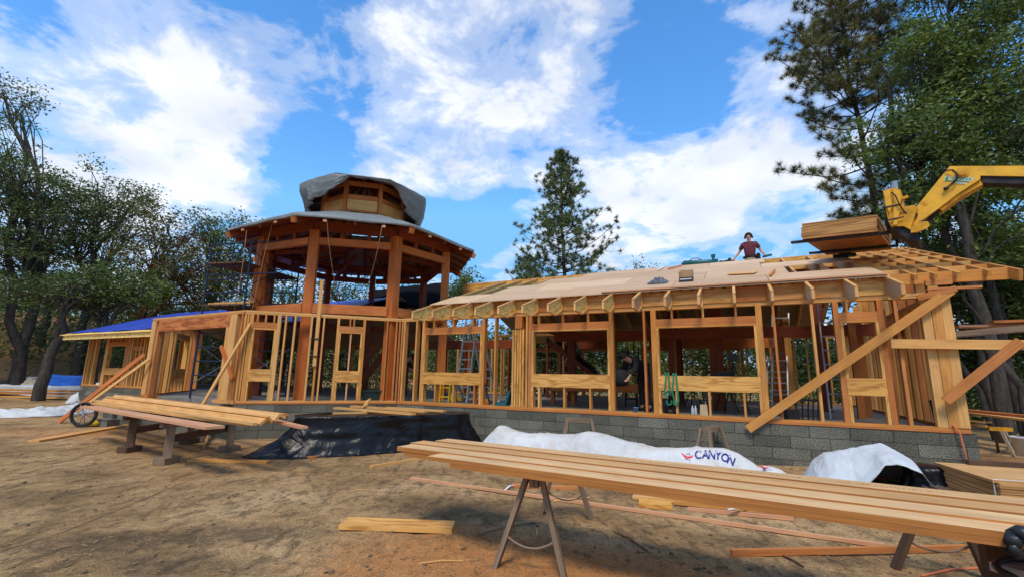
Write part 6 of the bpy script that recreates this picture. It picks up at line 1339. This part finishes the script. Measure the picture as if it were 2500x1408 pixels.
wstroke([(1852, 1134), (1859, 1139), (1868, 1142), (1876, 1140)], .014, INKR); wstroke([(1863, 1135), (1864, 1144), (1886, 1148)], .005, INKB); wstroke([(1870, 1134), (1874, 1136), (1878, 1134)], .008, INKR); wstroke([(1882, 1135), (1886, 1138)], .009, INKR)
# white sheet over dark bags at the right, hoses
c2 = H(*[onP(2098, 1090, 9.2)[0], 9.2]); c2 = H(2.0, 8.85); 
sR = [onP(x, y, 8.9) for x, y in ((1962, 1155), (2010, 1112), (2090, 1100), (2150, 1088), (2175, 1096), (2235, 1127), (2245, 1150))]
def sheetf(u, v):
    s_ = sR[0][0]+(sR[-1][0]-sR[0][0])*u; zt = float(np.interp(s_, [t[0] for t in sR], [t[1] for t in sR])); gq = H(s_, 8.9); gr = gfine(gq.x, gq.y); x = (v-.5)*2; e = min(1, u*10, (1-u)*10)**.5
    lo = min(.72, max(0, (u-.40)*3.2)); prof = 1-abs(x)**2.0; z = gr+max(zt-gr, .05)*e*(lo+(1-lo)*prof if x < 0 else prof)+.03*abs(N3((s_*3, x*2, 1), 1.5))+.10*(crease((s_*2.2, x*1.2, 1))-.4)*(1-abs(x))
    return H(s_, 8.9+x*(.50+.2*e), max(z, gr+.01))
m = MB(); m.grid(sheetf, 70, 26); m.build('white_sheet', T_WHITE2, None, True, 'white sheet peaked over a dark bundle near the right corner of the block wall', 'sheet', solid=.005)
q = H(2.50, 8.62); drape('black_bundle', T_BLACK, Vector((q.x, q.y, 0)), DV, .52, .26, gfine(q.x, q.y)+.34, 'black plastic bundle under the right side of the white sheet', 'bundle', out=.12, pleat=.08, seed=8, nu=90, nv=18)
q = H(2.92, 8.40); drape('white_bag', T_WHITE2, Vector((q.x, q.y, 0)), DV, .20, .14, gfine(q.x, q.y)+.20, 'small white bag beside the black bundle', 'bag', out=.08, pleat=.05, seed=9, nu=70, nv=16)
for k, (mt, o_, lab) in enumerate([(GHOSE, 0, 'green hose lying along the foot of the block wall'), (ORANGE, .07, 'orange cord lying beside the green hose')]):
    MB().tube([H(s_, 9.25+o_+.08*math.sin(s_*5+k), gfine(*H(s_, 9.25).xy)+.03) for s_ in np.arange(.9, 3.5, .08)], .014, 6).build('hose', mt, None, True, lab, 'hose')
m = MB(); m.grid(lambda u, v: H(3.15+u*.75, 8.2+v*.5, gfine(*H(3.3, 8.4).xy)+.05+.10*abs(N3((u*4, v*3, 2), 2))), 16, 12); m.build('cloth_heap', BEIGE, None, True, 'beige cloth heap between the block corner and the plywood stack', 'cloth')
MB().tube([C.P(C.L-.25, .935, .12), C.P(C.L-.22, .95, -.02), C.P(C.L-.17, .85, -.08), C.P(C.L-.14, .5, -.08), C.P(C.L-.13, .10, -.10), C.P(C.L-.05, gfine(*C.P(C.L, 0, -.5).xy)+.03, -.4)], .013, 6).build('extension_cord', ORANGE, None, True, 'orange cord draped down over the right corner of the block wall', 'cord')
MB().tube([gpt(2250, 1408)+ZV*.01, gpt(2320, 1392)+ZV*.01, gpt(2400, 1388)+ZV*.01, gpt(2500, 1386)+ZV*.01], .010, 6).build('extension_cord', ORANGE, None, True, 'orange cord on the soil at the bottom right corner', 'cord')
# small old sawhorses behind the wrap
GS2 = 'old sawhorses behind the white wrap'
for k, (px, lab) in enumerate(((1414, 'old sawhorse behind the white wrap, under the second wide window'), (1737, 'old sawhorse behind the white wrap, right of the lettering'))):
    q = atp(px, 1060, 9.78); q = Vector((q.x, q.y, 0)); z0 = gfine(q.x, q.y); zt = atp(px, 1020 if k == 0 else 1041, 9.7).z; dd = (DV*.6+NV*.25).normalized() if k == 0 else (NV*.8+DV*.3).normalized(); sawhorse('sawhorse', lab, q-dd*.28+ZV*0, q+dd*.28, zt, OLDW, .20, GS2, .07, rope=False)
# ------------------------------------------------------------------ left: trestles, lumber, wheel
def trestle(name, label, P1, P2, hgt, mat1, mat2):
    P1 = Vector((P1[0], P1[1], gh(P1[0], P1[1]))); P2 = Vector((P2[0], P2[1], gh(P2[0], P2[1]))); rt = root(name, (P1+P2)/2, label, 'trestle', 'lumber trestles'); d = (P2-P1).normalized()
    for P_ in (P1, P2):
        a_ = math.atan2(d.y, d.x)+random.uniform(-.3, .3); MB().box((-.16, -.12, .0), (.16, .12, .11), a_, P_).build('foot_block', mat1, rt, bevel=.01); MB().box((-.065, -.065, .112), (.065, .065, hgt-.10), a_*.4, P_).build('leg', mat1, rt, bevel=.006)
    B('cap', P1-d*.2+ZV*(hgt-.05), P2+d*.2+ZV*(hgt-.05), .09, .095, mat1, rt); B('stretcher', P1+ZV*.40+ZV.cross(d)*.09, P2+ZV*.46+ZV.cross(d)*.09, .04, .13, mat2, rt)
    return rt
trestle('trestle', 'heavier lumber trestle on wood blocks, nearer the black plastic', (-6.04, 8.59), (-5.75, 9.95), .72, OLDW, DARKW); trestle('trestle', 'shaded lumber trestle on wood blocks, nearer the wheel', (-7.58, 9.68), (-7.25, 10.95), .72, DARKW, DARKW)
GTB = 'boards piled on the trestles'
def tb_(a, b, z, w, t, mat, lab, roll=0):
    A_, B_ = hz(a[0], a[1], z), hz(b[0], b[1], z); up = Matrix.Rotation(roll, 3, (B_-A_).normalized()) @ ZV; return thing_board('board', A_, B_, w, t, mat, lab, 'board', up, GTB, .002)
tb_((214, 992), (525, 1043), .755, .28, .04, PINK, 'wide pinkish plank at the near side of the trestle pile'); tb_((228, 984), (608, 1036), .76, .10, .04, FIRP, 'pale board next to the wide pinkish plank')
tb_((235, 978), (625, 1034), .80, .10, .04, FIRP, 'pale board lying on the front half of the trestle pile'); tb_((250, 976), (643, 1029), .83, .13, .04, FIR, 'tilted board with a dark cut end in the trestle pile', .7)
tb_((262, 972), (660, 1023), .84, .13, .04, FIR, 'tilted board behind the first tilted one', -.9); tb_((276, 969), (678, 1018), .87, .14, .04, FIRP, 'board on the crest of the trestle pile', .9); tb_((290, 968), (690, 1015), .85, .14, .04, FIRP, 'second board from the far side of the trestle pile', -.5); tb_((300, 965), (697, 1012), .80, .14, .04, FIR, 'farthest board of the trestle pile')
tb_((255, 980), (600, 1030), .72, .30, .038, FIRP, 'hidden wide plank carrying the trestle pile')
# wheel of a barrow with spokes and a yellow hub
wc_ = hz(199, 1013, .36); wq = gpt(199, 1042); wcn = Vector((wq.x, wq.y, gfine(wq.x, wq.y)+.34)); ax_ = (NV*.72-DV*.55).normalized(); a_ = ax_.orthogonal().normalized(); b_ = ax_.cross(a_)
wh = root('wheel', wcn-ZV*.30, 'black spoked wheel with a thick tyre standing by the left lumber pile', 'wheel')
MB().tube([wcn+a_*math.cos(t)*.305+b_*math.sin(t)*.305 for t in np.linspace(0, 2*math.pi, 33)], .036, 10, cap=False).build('tyre', RUBBER, wh, True); MB().tube([wcn+a_*math.cos(t)*.262+b_*math.sin(t)*.262 for t in np.linspace(0, 2*math.pi, 33)], .013, 6, cap=False).build('rim', BLACKM, wh, True)
for k in range(12): t = k*math.pi/6; MB().tube([wcn, wcn+(a_*math.cos(t)+b_*math.sin(t))*.26], .007, 5).build('spoke', BLACKM if k % 3 else ALU, wh)
MB().lathe(wcn-ax_*.04, [(.03, 0), (.035, .02), (.035, .06), (.03, .08)], 12, ax_).build('hub', ALU, wh); MB().tube([wcn, wcn+Vector((-.14, -.05, .36))], .016, 6).build('fork_arm', ALU, wh)
yq = wcn+NV*.25+Vector((0, 0, -.30)); m = MB(); m.lathe(yq, [(.17, 0), (.16, .05), (.10, .11), (.02, .13)], 16); m.build('yellow_dome', YELP, None, True, 'yellow rounded lid on the ground behind the black wheel', 'tub')
# block cribbing and bucket under the bay
for k, (px, py) in enumerate(((275, 1020), (262, 1040))): q = gpt(px, py); m = MB(); m.box((-.30, -.15, 0), (.30, .15, .20), WB, q); m.build('spare_block', BLOCK, None, label=['upper', 'lower'][k]+' spare grey building block beside the wheel', cat='block', group='spare blocks beside the wheel', bevel=.01)
q = gpt(493, 1073); bk = root('bucket', q, 'white plastic bucket on the soil behind the lumber trestle', 'bucket'); MB().lathe(q, [(.115, 0), (.135, .28), (.142, .28), (.142, .30), (.130, .30), (.125, .26), (.001, .25)], 20).build('pail', WHITEP, bk, True); MB().tube([q+ZV*.28+Vector((math.cos(t)*.145, -.03*math.sin(t), -.13*math.sin(t))) for t in np.linspace(0, math.pi, 9)], .004, 5).build('handle', BLACKM, bk)
thing_board('scrap_board', gpt(497, 1095)+ZV*.03, gpt(520, 1045)+ZV*.35, .10, .035, FIRP, 'pale board end propped under the trestle pile beside the bucket', 'board', (0, -1, 0))
# white covers on the left
def heap(name, mat, pts, h, w, lab, cat, seed, nu=90):
    P_ = [gpt(x, y) for x, y in pts]; 
    def f(u, v):
        k = u*(len(P_)-1); i = min(int(k), len(P_)-2); c = P_[i].lerp(P_[i+1], k-i); d = (P_[-1]-P_[0]).normalized(); n = ZV.cross(d); x = (v-.5)*2; e = min(1, u*9, (1-u)*9)**.5
        hh = h(u) if callable(h) else h; q = c+n*x*w*(.7+.5*e)+d*.1*N3((u*8, x, seed)); gr = gfine(q.x, q.y); return Vector((q.x, q.y, gr+.012+hh*e*(1-abs(x)**2)*(.75+.7*abs(N3((u*9, x*2, seed), 1.6)))))
    m = MB(); m.grid(f, nu, 20); return m.build(name, mat, None, True, lab, cat, solid=.005)
heap('white_tarp', T_WHITE, ((-60, 1022), (60, 1018), (160, 1008), (205, 1000)), .24, .75, 'crumpled white sheet on the ground at the left edge, behind the wheel', 'sheet', 4)
heap('white_tarp', T_WHITE2, ((190, 985), (260, 972), (330, 968)), .75, .6, 'white sheet over a hump between the block piers, behind the trestle pile', 'sheet', 6)
# far-left lumber: blue tarp over a stack and loose boards
yb = gpt(60, 968); 
def fl(px, py, z): return hz(px, py, z)
GF = 'lumber stacked on the ground at the far left'
for k, (a, b, z, w, mt, lab) in enumerate([((-40, 957), (183, 948), .46, .5, FIR, 'topmost reddish board layer in front of the blue tarp'), ((-40, 963), (186, 955), .31, .5, FIRR, 'middle reddish board layer in front of the blue tarp'), ((-40, 968), (184, 962), .12, .5, FIR, 'lowest reddish board layer in front of the blue tarp')]):
    thing_board('stacked_board', Vector((dep(a[0], a[1], 25.1).xy.to_3d()))+ZV*z, Vector((dep(b[0], b[1], 25.1).xy.to_3d()))+ZV*z, w, .09, mt, lab, 'board', (0, 0, 1), GF)
def box_heap(name, mat, a, b, Y, ztop, zlow, dpt, lab, cat, seed, out=.2):
    P1, P2 = dep(a, 940, Y), dep(b, 940, Y+.1); c = (P1+P2)/2+Vector((0, dpt/2, 0)); c.z = 0
    return drape(name, mat, c, P2-P1, (P2-P1).xy.length/2, dpt/2, ztop, lab, cat, out=out, pleat=.10, seed=seed, nz=.10, nu=110, nv=20)
box_heap('blue_cover', T_BLUE2, 78, 197, 27.3, 1.22, .6, 1.0, 'bright blue tarp covering a low stack at the far left', 'tarp', 12)
box_heap('pale_cover', T_WHITE, -40, 188, 25.7, .66, .4, 1.3, 'pale sheet spread in front of the blue tarp at the far left', 'sheet', 15, .05)
box_heap('tan_cover', BEIGE, 34, 80, 27.2, 1.12, .6, 1.0, 'tan cover at the left end of the blue tarp', 'cover', 13, .35)
q = E_.P(UE(268), 0, 2.6); q.z = gh(q.x, q.y); m = MB(); m.ball(q+ZV*1.3, (.8, .7, 1.25), 20); 
for i, v in enumerate(m.v): m.v[i] = v+(v-q-ZV*1.2).normalized()*.28*N3(v, 1.1)
m.build('boulder', ROCK, None, True, 'big grey boulder seen through the left wing window', 'boulder')

# ------------------------------------------------------------------ right: plywood stack, saw, lumber
A1 = hz(2292, 1128, .56); A2 = hz(2466, 1181, .56); e1_ = (A2-A1).normalized(); e2_ = Vector((-e1_.y, e1_.x, 0)); e2_ = e2_ if e2_.x > 0 else -e2_
st = root('plywood_stack', Vector((A1.x, A1.y, gh(A1.x, A1.y))), 'tall stack of plywood sheets at the right edge in front of the block corner', 'plywood stack')
n_ = 19; t = .0265; zb = .56-n_*t
for k in range(n_):
    o = e1_*random.uniform(-.006, .006)+e2_*random.uniform(-.008, .008)+(Vector() if k < n_-1 else -e1_*.04-e2_*.03); b0 = Vector((A1.x, A1.y, zb+k*t))+o; m = MB()
    m.hexa([b0+e1_*(1.22*i)+e2_*(2.44*j_)+ZV*((t-.0015)*l) for l in (0, 1) for j_ in (0, 1) for i in (0, 1)], mi=1); m.mi[4] = 0; m.mi[5] = 0; m.build('plywood_sheet', [LVLE, PLYE], st)
MB().board(Vector((A1.x, A1.y, .575))+e2_*.3+e1_*.02, Vector((A1.x, A1.y, .575))+e2_*2.6+e1_*.0, .09, .09).build('old_board', DARKW, None, label='dark weathered board lying along the back edge of the plywood stack', cat='board')
q = Vector((A1.x, A1.y, .562))+e1_*1.14; MB().board(q+e2_*-.02, q+e2_*1.6, .02, .004).build('steel_band', WHITEP, st); MB().board(q-e2_*.014, q-e2_*.014-ZV*.5, .02, .004, e2_).build('steel_band', WHITEP, st)
# mitre saw in the bottom right corner, on a timber post stand
sw = hz(2478, 1345, .62); sa = root('mitre_saw', sw-ZV*.15, 'dark mitre saw with a curved carrying handle in the bottom right corner', 'saw')
q = hz(2492, 1330, .70)
def T2(a, b, c): return hz(a, b, c)
MB().tube([T2(2472, 1325, .80), T2(2477, 1308, .82), T2(2490, 1303, .84), T2(2520, 1308, .84)], [.035, .04, .045, .045], 12).build('motor_housing', BLACKM, sa, True)
MB().tube([T2(2474, 1322, .80), T2(2476, 1345, .76), T2(2490, 1352, .72), T2(2520, 1352, .72)], [.03, .03, .026, .03], 10).build('handle', BLACKM, sa, True)
MB().tube([T2(2500, 1362, .58), T2(2465, 1362, .58), T2(2440, 1370, .57), T2(2430, 1380, .56), T2(2440, 1390, .55), T2(2480, 1410, .55)], .018, 10).build('carry_bar', BLACKM, sa, True)
MB().board(T2(2500, 1405, .54), T2(2600, 1380, .54), .30, .05).build('base', ALU, sa, bevel=.01)
so_ = hz(2455, 1345, .60); MB().box((-.07, -.06, 0), (.07, .06, .70), WB, Vector((so_.x+.12, so_.y+.18, gh(so_.x, so_.y)))).build('saw_post', DARKW, None, label='thick dark wooden post holding up the right end of the long beams', cat='post')
# lumber laid on a small sawhorse beyond the corner, bucket, metal legs
GRL = 'lumber resting beyond the right corner of the house'
zr = .86
for k, (a, b, z, w, mt, lab) in enumerate([((2335, 998), (2560, 1020), .92, .22, FIRR, 'uppermost reddish board beyond the corner post'), ((2340, 1004), (2570, 1032), .86, .24, FIR, 'second board beyond the corner post'), ((2350, 1008), (2590, 1028), .80, .30, DARKW, 'dark plank under the boards beyond the corner post'), ((2345, 1024), (2412, 1030), .62, .25, FIRP, 'pale short lumber bundle beyond the corner post, upper'), ((2348, 1034), (2400, 1040), .54, .25, FIR, 'pale short lumber bundle beyond the corner post, lower')]):
    A_, B_ = hz(a[0], a[1], z-.0), hz(b[0], b[1], z-.0); A_ = EYE+(A_-EYE)*1.0; thing_board('spare_board', A_, B_, w, .045, mt, lab, 'board', (0, 0, 1), GRL)
hA = hz(2442, 1040, .80); ss2 = root('folding_sawhorse', gz(Vector((hA.x, hA.y, 0))), 'folding sawhorse with yellow brackets and white metal legs at the right', 'sawhorse')
MB().board(hA-DV*.18+ZV*-.05, hA+DV*.16+ZV*-.05, .10, .07).build('bracket', YDIRTY, ss2, bevel=.01)
for a, b, mt in (((2450, 1045), (2477, 1115), WHITEP), ((2456, 1045), (2470, 1085), WHITEP), ((2438, 1046), (2438, 1103), DARKW)):
    q1 = gpt(*b); q0 = hA-ZV*.07+DV*((a[0]-2450)*.008); MB().board(q0, q1, .05, .03).build('leg', mt, ss2)
q = gpt(2500, 1078); q = hz(2500, 1082, .35); q.z = gh(q.x, q.y); MB().lathe(q, [(.16, 0), (.20, .38), (.21, .38), (.21, .41), (.19, .41), (.18, .35), (.001, .34)], 20).build('bucket', WHITEP, None, True, 'whitish bucket cut by the right edge of the picture', 'bucket')

# grade stamps on the window panels
for wl, u0, zc in ((Bw, UB(618), 1.545), (Bw, UB(838), 1.52), (C, UC(2105, 1035), 1.53), (C, UC(1140, 985), 1.50)):
    m = MB(); rs2 = random.Random(int(u0*100))
    for k in range(2):
        x0 = u0+.17*k
        for i in range(7): xx = x0+.018*i; m.board(wl.P(xx, zc+rs2.uniform(-.012, .012), -.0095), wl.P(xx+rs2.uniform(.006, .014), zc+rs2.uniform(-.012, .012), -.0095), .002, .006, ZV)
        m.board(wl.P(x0-.01, zc-.02, -.0095), wl.P(x0-.01, zc+.02, -.0095), .002, .005, wl.d); m.board(wl.P(x0+.13, zc-.02, -.0095), wl.P(x0+.13, zc+.02, -.0095), .002, .005, wl.d)
    m.build('grade_stamp', INKD, wl.par)
# stones and clods
m = MB(); rs = random.Random(8)
for k in range(420):
    px, py = rs.uniform(0, 2500), rs.uniform(1000, 1405); p = gpt(px, py); r_ = rs.uniform(.006, .022)
    b_0 = len(m.v); m.ball(p+ZV*r_*.3, (r_*rs.uniform(.8, 1.5), r_*rs.uniform(.8, 1.5), r_*.8), 6)
m.build('pebbles', simple('clod', (.20, .13, .07), .95, vary=.4, scale=12), None, label='small stones and clods scattered over the soil', cat='pebbles', kind='stuff')
